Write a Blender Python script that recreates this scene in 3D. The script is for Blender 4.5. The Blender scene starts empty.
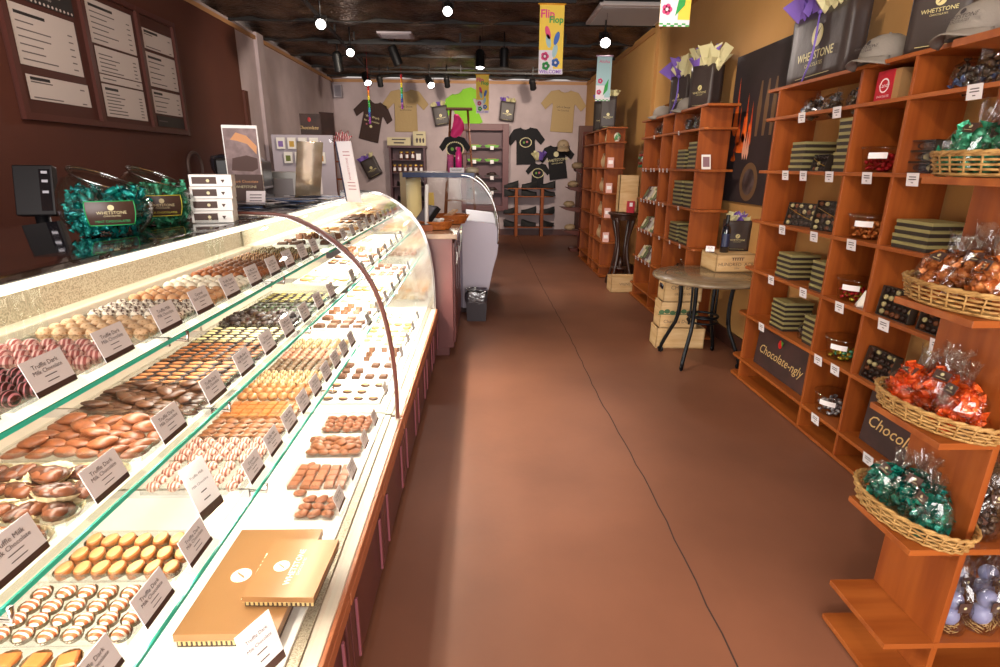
import bpy, math, random
from math import sin, cos, pi, radians, sqrt, atan2
from mathutils import Vector, Matrix
random.seed(7)
sc = bpy.context.scene
C = sc.collection

# ---------------------------------------------------------------- camera, world, lights, exposure
F, CX, CY, VX, VY, H = 545.0, 500.0, 333.5, 484.0, 165.0, 1.6
_p = Vector(((VX-CX)/F, (VY-CY)/F, 1.0)); _Y = _p.normalized()
_X = Vector((_Y.z, 0, -_Y.x)).normalized(); _Z = _X.cross(_Y)
R = Matrix((_X, _Y, _Z))                      # world <- cam(x right, y down, z forward)
cd = bpy.data.cameras.new('camera'); cam = bpy.data.objects.new('camera', cd); C.objects.link(cam)
cd.sensor_width = 36; cd.lens = 36*F/1000; cd.clip_start = .05; cd.clip_end = 60
_r, _d, _f = R.col[0], R.col[1], R.col[2]
cam.matrix_world = Matrix(((_r.x, -_d.x, -_f.x, 0), (_r.y, -_d.y, -_f.y, 0), (_r.z, -_d.z, -_f.z, H), (0, 0, 0, 1)))
sc.camera = cam
sc.view_settings.view_transform = 'Standard'; sc.view_settings.look = 'None'
sc.view_settings.gamma = 1; sc.view_settings.use_curve_mapping = False
sc.view_settings.exposure = 0.0
sc.cycles.transparent_max_bounces = 40
sc.cycles.max_bounces = 7; sc.cycles.diffuse_bounces = 3; sc.cycles.glossy_bounces = 3
sc.cycles.sample_clamp_indirect = 6
w = bpy.data.worlds.new('world'); sc.world = w; w.use_nodes = True
w.node_tree.nodes['Background'].inputs[0].default_value = (.95, .86, .82, 1)
w.node_tree.nodes['Background'].inputs[1].default_value = .8

def area(name, loc, rot, sx, sy, power, color, spread=180):
    l = bpy.data.lights.new(name, 'AREA'); l.shape = 'RECTANGLE'; l.size = sx; l.size_y = sy; l.energy = power
    l.color = color; l.spread = radians(spread)
    o = bpy.data.objects.new(name, l); C.objects.link(o); o.location = loc; o.rotation_euler = rot; return o
# added fill light from behind the camera, no window there is seen
area('added_front_fill', (-.3, -3.0, 1.9), (radians(88), 0, 0), 4.5, 2.6, 420, (1, .93, .9))
WARM = (1, .84, .68); COOL = (.93, .92, 1.0)
def spot(name, loc, target, power, color=WARM, angle=70, blend=.9, rad=.05):
    l = bpy.data.lights.new(name, 'SPOT'); l.energy = power; l.color = color; l.spot_size = radians(angle)
    l.spot_blend = blend; l.shadow_soft_size = rad
    o = bpy.data.objects.new(name, l); C.objects.link(o); o.location = loc
    o.rotation_euler = (Vector(target)-Vector(loc)).to_track_quat('-Z', 'Y').to_euler(); return o

# added spots without modelled heads, washing the shelves and walls
for L_, T_, P_, A_ in (((.2, 1.6, 3.1), (2.15, 3.0, 1.6), 85, 58), ((.1, .4, 3.1), (1.6, 1.5, .9), 60, 70), ((.3, 3.6, 3.1), (2.1, 5.0, 1.2), 110, 75), ((.4, 6.0, 3.1), (2.1, 7.3, 1.3), 90, 80),
                       ((-.4, 9.6, 3.1), (-1.2, 13.2, 2.0), 210, 95), ((1.0, 9.8, 3.1), (1.2, 13.2, 1.9), 190, 95), ((-1.9, 8.6, 3.1), (-2.6, 13, 1.9), 130, 95), ((-1.2, 6.4, 3.1), (-3.2, 9.8, 1.7), 150, 100),
                       ((0, 7.0, 3.1), (.6, 8.5, 0), 90, 95), ((-1.3, 3.0, 3.2), (-3.3, 5.0, 2.2), 110, 100)):
    spot('track_and_fill_spot', L_, T_, P_*1.25, WARM, A_)
for L_, T_, P_ in (((.9, 4.2, 2.9), (2.3, 4.9, 2.7), 40), ((.9, 7.6, 2.9), (2.3, 8.6, 2.5), 55), ((.8, 2.0, 3.1), (2.3, 2.9, 2.6), 35)):
    spot('track_and_fill_spot', L_, T_, P_, (1, .88, .7), 100)  # added wash to brighten the upper ochre wall, no fixture there
for y_ in (1.3, 2.8, 4.6, 6.6):   # down-lights over the aisle
    spot('track_and_fill_spot', (.0, y_, 3.2), (.05+.05*sin(y_*3), y_+.25, 0), 62, (1, .88, .76), 38, .35, .06)
# ---------------------------------------------------------------- pixel <-> place
def ray(px, py): return R @ Vector(((px-CX)/F, (py-CY)/F, 1.0))
def atz(px, py, z): d = ray(px, py); t = (z-H)/d.z; return Vector((d.x*t, d.y*t, z))
def atx(px, py, x): d = ray(px, py); t = x/d.x; return Vector((x, d.y*t, H+d.z*t))
def aty(px, py, y): d = ray(px, py); t = y/d.y; return Vector((d.x*t, y, H+d.z*t))

# ---------------------------------------------------------------- materials
def lin(h):
    h = h.lstrip('#'); c = [int(h[i:i+2], 16)/255 for i in (0, 2, 4)]
    return tuple((x/12.92 if x <= .04045 else ((x+.055)/1.055)**2.4) for x in c)+(1,)
MC = {}
def mat(name, hexc, rough=.5, metal=0, noise=None, bump=None, coat=0, emit=0, stretch=None, spec=.5, alpha=1, wave=None):
    if name in MC: return MC[name]
    m = bpy.data.materials.new(name); m.use_nodes = True; nt = m.node_tree; N = nt.nodes; L = nt.links
    b = N['Principled BSDF']; b.inputs['Base Color'].default_value = lin(hexc); b.inputs['Roughness'].default_value = rough
    b.inputs['Metallic'].default_value = metal; b.inputs['Coat Weight'].default_value = coat
    b.inputs['Specular IOR Level'].default_value = spec
    if emit: b.inputs['Emission Color'].default_value = lin(hexc); b.inputs['Emission Strength'].default_value = emit
    vec = None
    if noise or bump or wave:
        tc = N.new('ShaderNodeTexCoord'); mp = N.new('ShaderNodeMapping'); L.new(tc.outputs['Object'], mp.inputs[0])
        if stretch: mp.inputs['Scale'].default_value = stretch
        vec = mp.outputs[0]
    if wave:   # (scale, hex2, width, distortion, axis)
        wv = N.new('ShaderNodeTexWave'); L.new(vec, wv.inputs[0]); wv.inputs['Scale'].default_value = wave[0]
        wv.bands_direction = wave[4] if len(wave) > 4 else 'X'
        wv.inputs['Distortion'].default_value = wave[3]
        rp = N.new('ShaderNodeValToRGB'); L.new(wv.outputs[1], rp.inputs[0])
        rp.color_ramp.elements[0].position = wave[2]; rp.color_ramp.elements[1].position = wave[2]+.06
        rp.color_ramp.elements[0].color = lin(hexc); rp.color_ramp.elements[1].color = lin(wave[1])
        L.new(rp.outputs[0], b.inputs['Base Color'])
    if noise:  # (scale, hex2, lo, hi)
        ns = N.new('ShaderNodeTexNoise'); L.new(vec, ns.inputs[0]); ns.inputs['Scale'].default_value = noise[0]; ns.inputs['Detail'].default_value = 5
        rp = N.new('ShaderNodeValToRGB'); L.new(ns.outputs[0], rp.inputs[0])
        lo, hi = (noise[2], noise[3]) if len(noise) > 3 else (.35, .65)
        rp.color_ramp.elements[0].position = lo; rp.color_ramp.elements[1].position = hi
        rp.color_ramp.elements[0].color = lin(hexc); rp.color_ramp.elements[1].color = lin(noise[1])
        L.new(rp.outputs[0], b.inputs['Base Color'])
    if bump:   # (scale, strength, distance)
        n2 = N.new('ShaderNodeTexNoise'); L.new(vec, n2.inputs[0]); n2.inputs['Scale'].default_value = bump[0]; n2.inputs['Detail'].default_value = 4
        bp = N.new('ShaderNodeBump'); bp.inputs['Strength'].default_value = bump[1]; bp.inputs['Distance'].default_value = bump[2] if len(bump) > 2 else .01
        L.new(n2.outputs[0], bp.inputs['Height']); L.new(bp.outputs[0], b.inputs['Normal'])
    MC[name] = m; return m
def glass(name, tint=(1, 1, 1), rough=.02, refl=1.0, bump=None, ior=1.45, face=0.0):
    """clear sheet: fresnel mix of see-through and gloss, so light passes straight"""
    if name in MC: return MC[name]
    m = bpy.data.materials.new(name); m.use_nodes = True; nt = m.node_tree; N = nt.nodes; L = nt.links
    N.remove(N['Principled BSDF']); out = N['Material Output']
    tr = N.new('ShaderNodeBsdfTransparent'); tr.inputs[0].default_value = (*tint, 1)
    gl = N.new('ShaderNodeBsdfGlossy'); gl.inputs['Roughness'].default_value = rough
    lw_ = N.new('ShaderNodeLayerWeight'); lw_.inputs[0].default_value = .5; fr = lw_
    pw_ = N.new('ShaderNodeMath'); pw_.operation = 'POWER'; pw_.inputs[1].default_value = 4.5; L.new(lw_.outputs['Facing'], pw_.inputs[0])
    mu = N.new('ShaderNodeMath'); mu.operation = 'MULTIPLY_ADD'; mu.inputs[1].default_value = .8*refl; mu.inputs[2].default_value = .035*refl+face; L.new(pw_.outputs[0], mu.inputs[0])
    mx = N.new('ShaderNodeMixShader'); L.new(mu.outputs[0], mx.inputs[0]); L.new(tr.outputs[0], mx.inputs[1]); L.new(gl.outputs[0], mx.inputs[2])
    if bump:
        tc = N.new('ShaderNodeTexCoord'); n2 = N.new('ShaderNodeTexNoise'); L.new(tc.outputs['Object'], n2.inputs[0]); n2.inputs['Scale'].default_value = bump[0]
        bp = N.new('ShaderNodeBump'); bp.inputs['Strength'].default_value = bump[1]; bp.inputs['Distance'].default_value = .01
        L.new(n2.outputs[0], bp.inputs['Height']); L.new(bp.outputs[0], gl.inputs['Normal']); L.new(bp.outputs[0], fr.inputs['Normal'])
    L.new(mx.outputs[0], out.inputs[0]); MC[name] = m; return m

cherry = mat('cherry_wood', '#9a4f1a', .5, noise=(3, '#833d11'), stretch=(6, 6, .5), spec=.35)
cherry_h = mat('cherry_wood_along', '#a35822', .45, noise=(3, '#8c4516'), stretch=(.6, 6, 6), spec=.4)
glassm = glass('case_glass', (.975, .995, .985), refl=.6)
glassclear = glass('clear_glass', (.97, .99, .98), refl=.35)
plasticm = glass('clear_plastic', (.96, .96, .95), .08, .9, face=.04)
cello = glass('cellophane', (.93, .93, .93), .12, 1.2, bump=(28, .8), face=.05)
teal = mat('glass_edge', '#3fd0b4', .15, emit=0)
chrome = mat('chrome', '#d8d8dc', .12, 1)
steel = mat('brushed_steel', '#c4c2bd', .35, .9)
white = mat('white_enamel', '#efece6', .4)
paper = mat('card_paper', '#f4eef0', .6)
inkm = mat('ink', '#4a3d44', .7)
brownm = mat('chocolate_brown_print', '#4a3229', .6)
cream = mat('cream_print', '#d9cfa0', .5)
blackm = mat('black_plastic', '#0d0d10', .35)
purple = mat('purple_tissue', '#7b5bb8', .6, bump=(30, .4))
yellowt = mat('cream_tissue', '#d6cf9f', .6, bump=(30, .4))
darkbag = mat('dark_brown_bag', '#3a302e', .45, bump=(9, .25, .02))

# ---------------------------------------------------------------- mesh building
class G:
    def __init__(s): s.v = []; s.f = []; s.m = []; s.s = []
    def add(s, vs, fs, m=0, sm=False, M=None):
        b = len(s.v)
        s.v += [tuple(M @ Vector(p)) for p in vs] if M is not None else [tuple(p) for p in vs]
        s.f += [tuple(i+b for i in f) for f in fs]; s.m += [m]*len(fs); s.s += [sm]*len(fs); return s
    def box(s, x0, x1, y0, y1, z0, z1, m=0, M=None):
        vs = [(x, y, z) for z in (z0, z1) for y in (y0, y1) for x in (x0, x1)]
        return s.add(vs, [(0, 2, 3, 1), (4, 5, 7, 6), (0, 1, 5, 4), (2, 6, 7, 3), (0, 4, 6, 2), (1, 3, 7, 5)], m, False, M)
    def tube(s, pts, r, n=6, m=0, closed=False, sm=True, M=None):
        pts = [Vector(p) for p in pts]; K = len(pts); vs = []; prev = None
        for i, p in enumerate(pts):
            a = pts[i-1] if (i > 0 or closed) else p; b = pts[(i+1) % K] if (i < K-1 or closed) else p
            t = (b-a).normalized() if (b-a).length > 1e-9 else Vector((0, 0, 1))
            if prev is None: u = t.orthogonal().normalized()
            else:
                u = prev-t*prev.dot(t); u = u.normalized() if u.length > 1e-6 else t.orthogonal().normalized()
            prev = u; v = t.cross(u); rr = r[i] if isinstance(r, (list, tuple)) else r
            vs += [p+(u*cos(2*pi*k/n)+v*sin(2*pi*k/n))*rr for k in range(n)]
        fs = []
        for i in range(K if closed else K-1):
            j = (i+1) % K
            fs += [(i*n+k, i*n+(k+1) % n, j*n+(k+1) % n, j*n+k) for k in range(n)]
        if not closed: fs += [tuple(range(n-1, -1, -1)), tuple((K-1)*n+k for k in range(n))]
        return s.add(vs, fs, m, sm, M)
    def cyl(s, p0, p1, r0, r1=None, n=14, m=0, M=None):
        return s.tube([p0, p1], [r0, r0 if r1 is None else r1], n, m, M=M)
    def lathe(s, prof, n=24, m=0, M=None, sx=1, sy=1, sm=True, cap=True, c=(0, 0, 0)):
        vs = [(c[0]+r*cos(2*pi*k/n)*sx, c[1]+r*sin(2*pi*k/n)*sy, c[2]+z) for r, z in prof for k in range(n)]
        fs = [(i*n+k, i*n+(k+1) % n, (i+1)*n+(k+1) % n, (i+1)*n+k) for i in range(len(prof)-1) for k in range(n)]
        if cap: fs += [tuple(range(n-1, -1, -1)), tuple((len(prof)-1)*n+k for k in range(n))]
        return s.add(vs, fs, m, sm, M)
    def ball(s, c, r, nu=10, nv=7, m=0, M=None, jit=0):
        rx, ry, rz = r if isinstance(r, (list, tuple)) else (r, r, r)
        vs = []
        for j in range(1, nv):
            for i in range(nu):
                k = 1+random.uniform(-jit, jit)
                vs.append((c[0]+rx*k*sin(pi*j/nv)*cos(2*pi*i/nu), c[1]+ry*k*sin(pi*j/nv)*sin(2*pi*i/nu), c[2]+rz*k*cos(pi*j/nv)))
        fs = [(j*nu+i, (j+1)*nu+i, (j+1)*nu+(i+1) % nu, j*nu+(i+1) % nu) for j in range(nv-2) for i in range(nu)]
        vs += [(c[0], c[1], c[2]+rz), (c[0], c[1], c[2]-rz)]; t = len(vs)-2
        fs += [(t, i, (i+1) % nu) for i in range(nu)]+[(t+1, (nv-2)*nu+(i+1) % nu, (nv-2)*nu+i) for i in range(nu)]
        return s.add(vs, fs, m, True, M)
    def prism(s, poly, a, b, ax='y', m=0, M=None, sm=False):
        n = len(poly)
        def P(u, v, w): return {'y': (u, w, v), 'z': (u, v, w), 'x': (w, u, v)}[ax]
        vs = [P(u, v, a) for u, v in poly]+[P(u, v, b) for u, v in poly]
        fs = [tuple(range(n)), tuple(range(2*n-1, n-1, -1))]
        s.add(vs, fs, m, False, M)
        b0 = len(s.v)-2*n
        for i in range(n):
            s.f.append((b0+i, b0+n+i, b0+n+(i+1) % n, b0+(i+1) % n)); s.m.append(m); s.s.append(sm)
        return s
    def grid(s, fn, nu, nv, m=0, M=None, sm=True):
        vs = [fn(i/nu, j/nv) for j in range(nv+1) for i in range(nu+1)]
        fs = [(j*(nu+1)+i, j*(nu+1)+i+1, (j+1)*(nu+1)+i+1, (j+1)*(nu+1)+i) for j in range(nv) for i in range(nu)]
        return s.add(vs, fs, m, sm, M)
    def data(s, name, mats):
        me = bpy.data.meshes.new(name); me.from_pydata(s.v, [], s.f)
        for m in (mats if isinstance(mats, (list, tuple)) else [mats]): me.materials.append(m)
        me.polygons.foreach_set('material_index', s.m); me.polygons.foreach_set('use_smooth', s.s); me.update(); return me
    def build(s, name, mats, parent=None, loc=None, rz=0, bev=0, solid=0):
        o = bpy.data.objects.new(name, s.data(name, mats)); C.objects.link(o); o.parent = parent
        if loc is not None: o.location = loc
        o.rotation_euler.z = rz
        if solid: md = o.modifiers.new('solid', 'SOLIDIFY'); md.thickness = solid; md.offset = 0
        if bev: md = o.modifiers.new('bevel', 'BEVEL'); md.width = bev; md.segments = 2; md.limit_method = 'ANGLE'
        return o

def tag(o, label, cat, group=None, kind=None):
    o['label'] = label; o['category'] = cat
    if group: o['group'] = group
    if kind: o['kind'] = kind
    return o
def thing(name, label, cat, loc=(0, 0, 0), rz=0, group=None):
    o = bpy.data.objects.new(name, None); C.objects.link(o); o.location = loc; o.rotation_euler.z = rz
    o.empty_display_size = .05
    return tag(o, label, cat, group)
def struct(o): o['kind'] = 'structure'; return o
KIDS = {}
def dup(o, loc=None, rz=None, label=None, group=None, parent=None, rot=None, scale=None):
    c = o.copy(); C.objects.link(c)
    if parent is not None: c.parent = parent
    if loc is not None: c.location = loc
    if rz is not None: c.rotation_euler.z = rz
    if rot is not None: c.rotation_euler = rot
    if scale is not None: c.scale = scale
    if label: c['label'] = label
    if group: c['group'] = group
    if o.name not in KIDS: KIDS[o.name] = list(o.children)
    for ch in KIDS[o.name]: dup(ch, parent=c)
    return c

_tx = {}
def text(g, body, size, M, m=0, align='CENTER', shear=0, bold=0, ext=0.0006):
    """lettering as mesh in the XY plane of M"""
    key = (body, shear, bold, align)
    if key not in _tx:
        cu = bpy.data.curves.new('t', 'FONT'); cu.body = body; cu.size = 1; cu.align_x = align; cu.align_y = 'CENTER'
        cu.shear = shear; cu.offset = bold; cu.resolution_u = 2
        o = bpy.data.objects.new('t', cu); C.objects.link(o)
        dg = bpy.context.evaluated_depsgraph_get(); me = bpy.data.meshes.new_from_object(o.evaluated_get(dg))
        _tx[key] = ([tuple(v.co) for v in me.vertices], [tuple(p.vertices) for p in me.polygons])
        bpy.data.objects.remove(o); bpy.data.curves.remove(cu); bpy.data.meshes.remove(me)
    vs, fs = _tx[key]
    g.add([(x*size, y*size, ext) for x, y, z in vs], fs, m, False, M)
def frame(o, x, y): # matrix from origin, x dir, y dir
    x = Vector(x).normalized(); y = Vector(y); y = (y-x*y.dot(x)).normalized(); z = x.cross(y)
    return Matrix(((x.x, y.x, z.x, o[0]), (x.y, y.y, z.y, o[1]), (x.z, y.z, z.z, o[2]), (0, 0, 0, 1)))
def disc(g, r, M, m=0, n=20, sx=1, ext=.0006, c=(0, 0)):
    g.add([(c[0]+r*sx*cos(2*pi*k/n), c[1]+r*sin(2*pi*k/n), ext) for k in range(n)], [tuple(range(n))], m, False, M)
def rect(g, x0, x1, y0, y1, M, m=0, ext=.0006):
    g.add([(x0, y0, ext), (x1, y0, ext), (x1, y1, ext), (x0, y1, ext)], [(0, 1, 2, 3)], m, False, M)
def logo(g, s, M, m=0, mdark=1, side=False):
    """seal with a quill cut, WHETSTONE over CHOCOLATES; s = word width"""
    disc(g, s*.17, M @ Matrix.Translation((0, s*.30, 0)), m)
    g.add([(-s*.10, s*.20, .0009), (-s*.02, s*.24, .0009), (s*.10, s*.42, .0009), (s*.02, s*.36, .0009)], [(0, 1, 2, 3)], mdark, False, M)
    text(g, 'WHETSTONE', s*.185, M @ Matrix.Translation((0, 0, 0)), m, bold=.01)
    text(g, 'CHOCOLATES', s*.085, M @ Matrix.Translation((0, -s*.14, 0)), m)
def lines(g, x0, x1, ys, h, M, m=0, rag=.25):
    for y in ys:
        a = random.uniform(0, rag)*(x1-x0)/2
        rect(g, x0+a, x1-a, y-h/2, y+h/2, M, m)
ORD = ['lowest', 'second from bottom', 'third from bottom', 'fourth from bottom', 'fifth from bottom', 'sixth from bottom', 'seventh from bottom', 'eighth from bottom', 'ninth from bottom', 'tenth from bottom']

# ================================================================ SETTING
WX, LX, BY, CZ = 2.30, -3.34, 13.2, 3.41
floorm = mat('stained_concrete', '#86553e', .5, noise=(1.1, '#6e4431', .3, .75), bump=(30, .05))
g = G(); g.box(LX-.2, WX+.25, -3, BY+.2, -.1, 0); struct(g.build('floor', floorm))
# saw-cut joint across the slab
g = G()
jp = [(.86, -1), (.85, 1.4), (.862, 2.43), (.845, 3.2), (.83, 3.6), (.84, 5), (.80, 7.6), (.79, 13.1)]
for (x0, y0), (x1, y1) in zip(jp, jp[1:]):
    n = max(2, int((y1-y0)/.12))
    for i in range(n):
        a, b = i/n, (i+1)/n; j0 = .004*sin(i*2.3); j1 = .004*sin((i+1)*2.3)
        xa = x0+(x1-x0)*a+(j0 if i else 0); xb = x0+(x1-x0)*b+(j1 if i < n-1 else 0)
        ya, yb = y0+(y1-y0)*a, y0+(y1-y0)*b
        g.box(0, 1, 0, 1, 0, 1); v = [(xa-.003, ya), (xa+.003, ya), (xb-.003, yb), (xb+.003, yb)]
        g.v[-8:] = [(px, py, pz) for pz in (-.002, .0012) for px, py in v]
struct(g.build('trim_1', mat('dark_joint', '#3a2620', .9)))
# ceiling: dark foil-faced insulation between black joists
ceilm = mat('foil_insulation', '#947a66', .33, .8, noise=(2.2, '#3a2e26', .3, .7), bump=(16, .8, .06), stretch=(1, 2.2, 1))
def wob(u, v):
    x = LX-.2+u*(WX-LX+.45); y = -3+v*(BY+3.2)
    return (x, y, CZ+.05+.05*sin(y*5.2)+.02*sin(x*7+y*2.1)+.012*sin(x*19)*sin(y*13))
g = G(); g.grid(wob, 60, 150); struct(g.build('ceiling', ceilm, solid=.02))
g = G()
for y in (-1, .6, 2.2, 3.8, 5.4, 6.9, 8.1, 9.3, 10.5, 11.7, 12.8):
    g.box(LX, WX+.2, y, y+.04, CZ-.03, CZ+.05)
struct(g.build('trim_2', mat('black_joist', '#15110f', .6)))
pinkish = mat('greige_plaster', '#c0b0b2', .8, noise=(3, '#b3a3a5'), bump=(40, .15))
g = G(); g.box(LX-.2, WX+.3, BY, BY+.15, 0, CZ); struct(g.build('wall_back', pinkish))
brownw = mat('brown_paint', '#5a3024', .6, noise=(1.2, '#502a20'))
g = G(); g.box(LX-.15, LX, -3, BY, 0, CZ, 1); g.box(LX-.01, LX+.03, -3, 8.2, 0, CZ-.1, 0)
g.box(LX, LX+.06, 8.2, 8.32, 0, 2.55, 0); g.box(LX, LX+.05, 8.9, 9.15, 0, CZ, 1)
struct(g.build('wall_left', [brownw, pinkish]))
ochre = mat('ochre_plaster', '#c4945a', .75, noise=(.9, '#b28448', .3, .7), bump=(30, .15))
g = G()
# right wall with a shallow niche at y 7.0..7.6
g.box(WX, WX+.15, -3, 7.05, 0, CZ); g.box(WX, WX+.15, 7.75, BY, 0, CZ); g.box(WX, WX+.15, 7.05, 7.75, 2.35, CZ); g.box(WX+.12, WX+.15, 7.05, 7.75, 0, 2.35)
g.box(WX-.04, WX, 7.9, 8.0, 0, CZ)
struct(g.build('wall_right', ochre))
trimw = mat('pale_wood_trim', '#b98a5e', .6)
g = G(); g.box(LX, WX, BY-.03, BY, CZ-.09, CZ-.03); struct(g.build('trim_3', trimw))
g = G(); g.box(LX, LX+.035, -3, BY-.03, CZ-.10, CZ-.05); struct(g.build('trim_4', trimw))
g = G(); g.box(WX-.02, WX, -3, BY-.03, CZ-.10, CZ-.05); struct(g.build('trim_5', mat('ochre_trim', '#b07a44', .6)))
bbm = mat('baseboard_paint', '#5b3a38', .5)
g = G(); g.box(LX, WX, BY-.025, BY, 0, .14); struct(g.build('baseboard_back', bbm))
g = G(); g.box(WX-.02, WX, -3, BY-.03, 0, .14); struct(g.build('baseboard_right', mat('baseboard_dark', '#4a2a20', .5)))

# ================================================================ SHELVING UNITS
ROWZ = [.03, .18, .53, .88, 1.23, 1.58, 1.93, 2.12]
def shelf_unit(label, loc, rz, L, D, divs, wings=(1, 1), wingw=.14, rows=ROWZ, group=None, toe=True):
    u = thing('display_shelving_unit', label, 'shelf unit', loc, rz, group)
    t = .02
    for x in (0, L-t):
        g = G(); g.box(x, x+t, 0.004, D, 0, rows[-1]-t); g.build('side_panel', cherry, u, bev=.002)
    for x in divs:
        g = G(); g.box(x-t/2, x+t/2, 0.004, D, .01, rows[-1]-t); g.build('divider', cherry, u, bev=.002)
    for z in rows:
        g = G(); g.box(0 if z < 2 else -wingw*wings[0], L if z < 2 else L+wingw*wings[1], 0, D, z-t, z); g.build('top_board' if z > 2 else 'shelf', cherry_h, u, bev=.0015)
        if z < 2:
            for e, on in ((0, wings[0]), (1, wings[1])):
                if not on: continue
                g = G(); a = -wingw if e == 0 else L; b = 0 if e == 0 else L+wingw
                ch = wingw*.2
                pl = [(a, ch), (a+ch, 0), (b, 0), (b, D), (a, D)] if e == 0 else [(a, 0), (b-ch, 0), (b, ch), (b, D), (a, D)]
                g.prism(pl, z-t, z, 'z'); g.build('wing_shelf', cherry_h, u, bev=.0015)
    return u
AX, AY = 2.0, 3.97
shelf_unit('long cherry wood cubby shelving against the ochre wall nearest on the right', (AX, AY, 0), -pi/2, 2.345, .285, [.86, 1.24], (1, 0))
shelf_unit('cherry cubby shelving beyond the round table with chocolate bars and box stacks', (1.9, 6.82, 0), -pi/2, 1.74, .285, [.68, 1.05], (1, 1))
shelf_unit('farthest tall cherry shelving near the back corner with packets on it', (1.72, 9.85, 0), -pi/2, 1.75, .27, [.85, 1.2], (1, 1), .12)
DX, DY = 1.41, 1.305
shelf_unit('cherry shelving end in the right foreground with wicker baskets on its side shelves', (DX, DY, 0), 0, .87, .28, [.5], (0, 0))
for c in list(bpy.data.objects[:]):
    pass
# side shelves (wings) of the near unit carry the baskets: they stick out towards the aisle
_d = [o for o in C.objects if o.name.startswith('display_shelving_unit') and abs(o.location.x-DX) < .001][0]
for z in ROWZ:
    g = G(); g.box(-.16, 0, 0, .28, z-.02, z); g.build('wing_shelf', cherry_h, _d, bev=.0015)
# ================================================================ CURVED GLASS CASES
PROF = [(-.415, .44), (-.415, .62), (-.425, .785), (-.455, .965), (-.50, 1.10), (-.58, 1.215), (-.68, 1.305), (-.78, 1.362), (-.86, 1.386), (-1.0, 1.392), (-1.12, 1.388)]
def smooth_prof(P, k=4):
    out = []
    for i in range(len(P)-1):
        p0 = P[max(i-1, 0)]; p1 = P[i]; p2 = P[i+1]; p3 = P[min(i+2, len(P)-1)]
        for j in range(k):
            t = j/k
            out.append(tuple(.5*((2*p1[a])+(-p0[a]+p2[a])*t+(2*p0[a]-5*p1[a]+4*p2[a]-p3[a])*t*t+(-p0[a]+3*p1[a]-3*p2[a]+p3[a])*t**3) for a in (0, 1)))
    return out+[P[-1]]
SP = smooth_prof(PROF)
SHELVES = [('upper', -.68, 1.232, -1.0), ('middle', -.61, 1.058, -.92), ('lower', -.55, .839, -.86)]
deckm = mat('white_deck', '#f3efe8', .35)
perf = mat('perforated_steel', '#b9ab95', .45, .35, wave=None, noise=(260, '#8a7c66', .45, .6))
topm = mat('dark_glass_top', '#1c1a1a', .06, 0, coat=1)
mauve = mat('mauve_cabinet', '#6a3a38', .42, noise=(4, '#5f3331'), coat=.2)
mauverail = mat('mauve_rail', '#8a4f58', .4)
strip = mat('orange_wood_strip', '#b06a45', .45)
beige = mat('beige_ledge', '#cfc0ac', .4)
lampm = None
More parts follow.
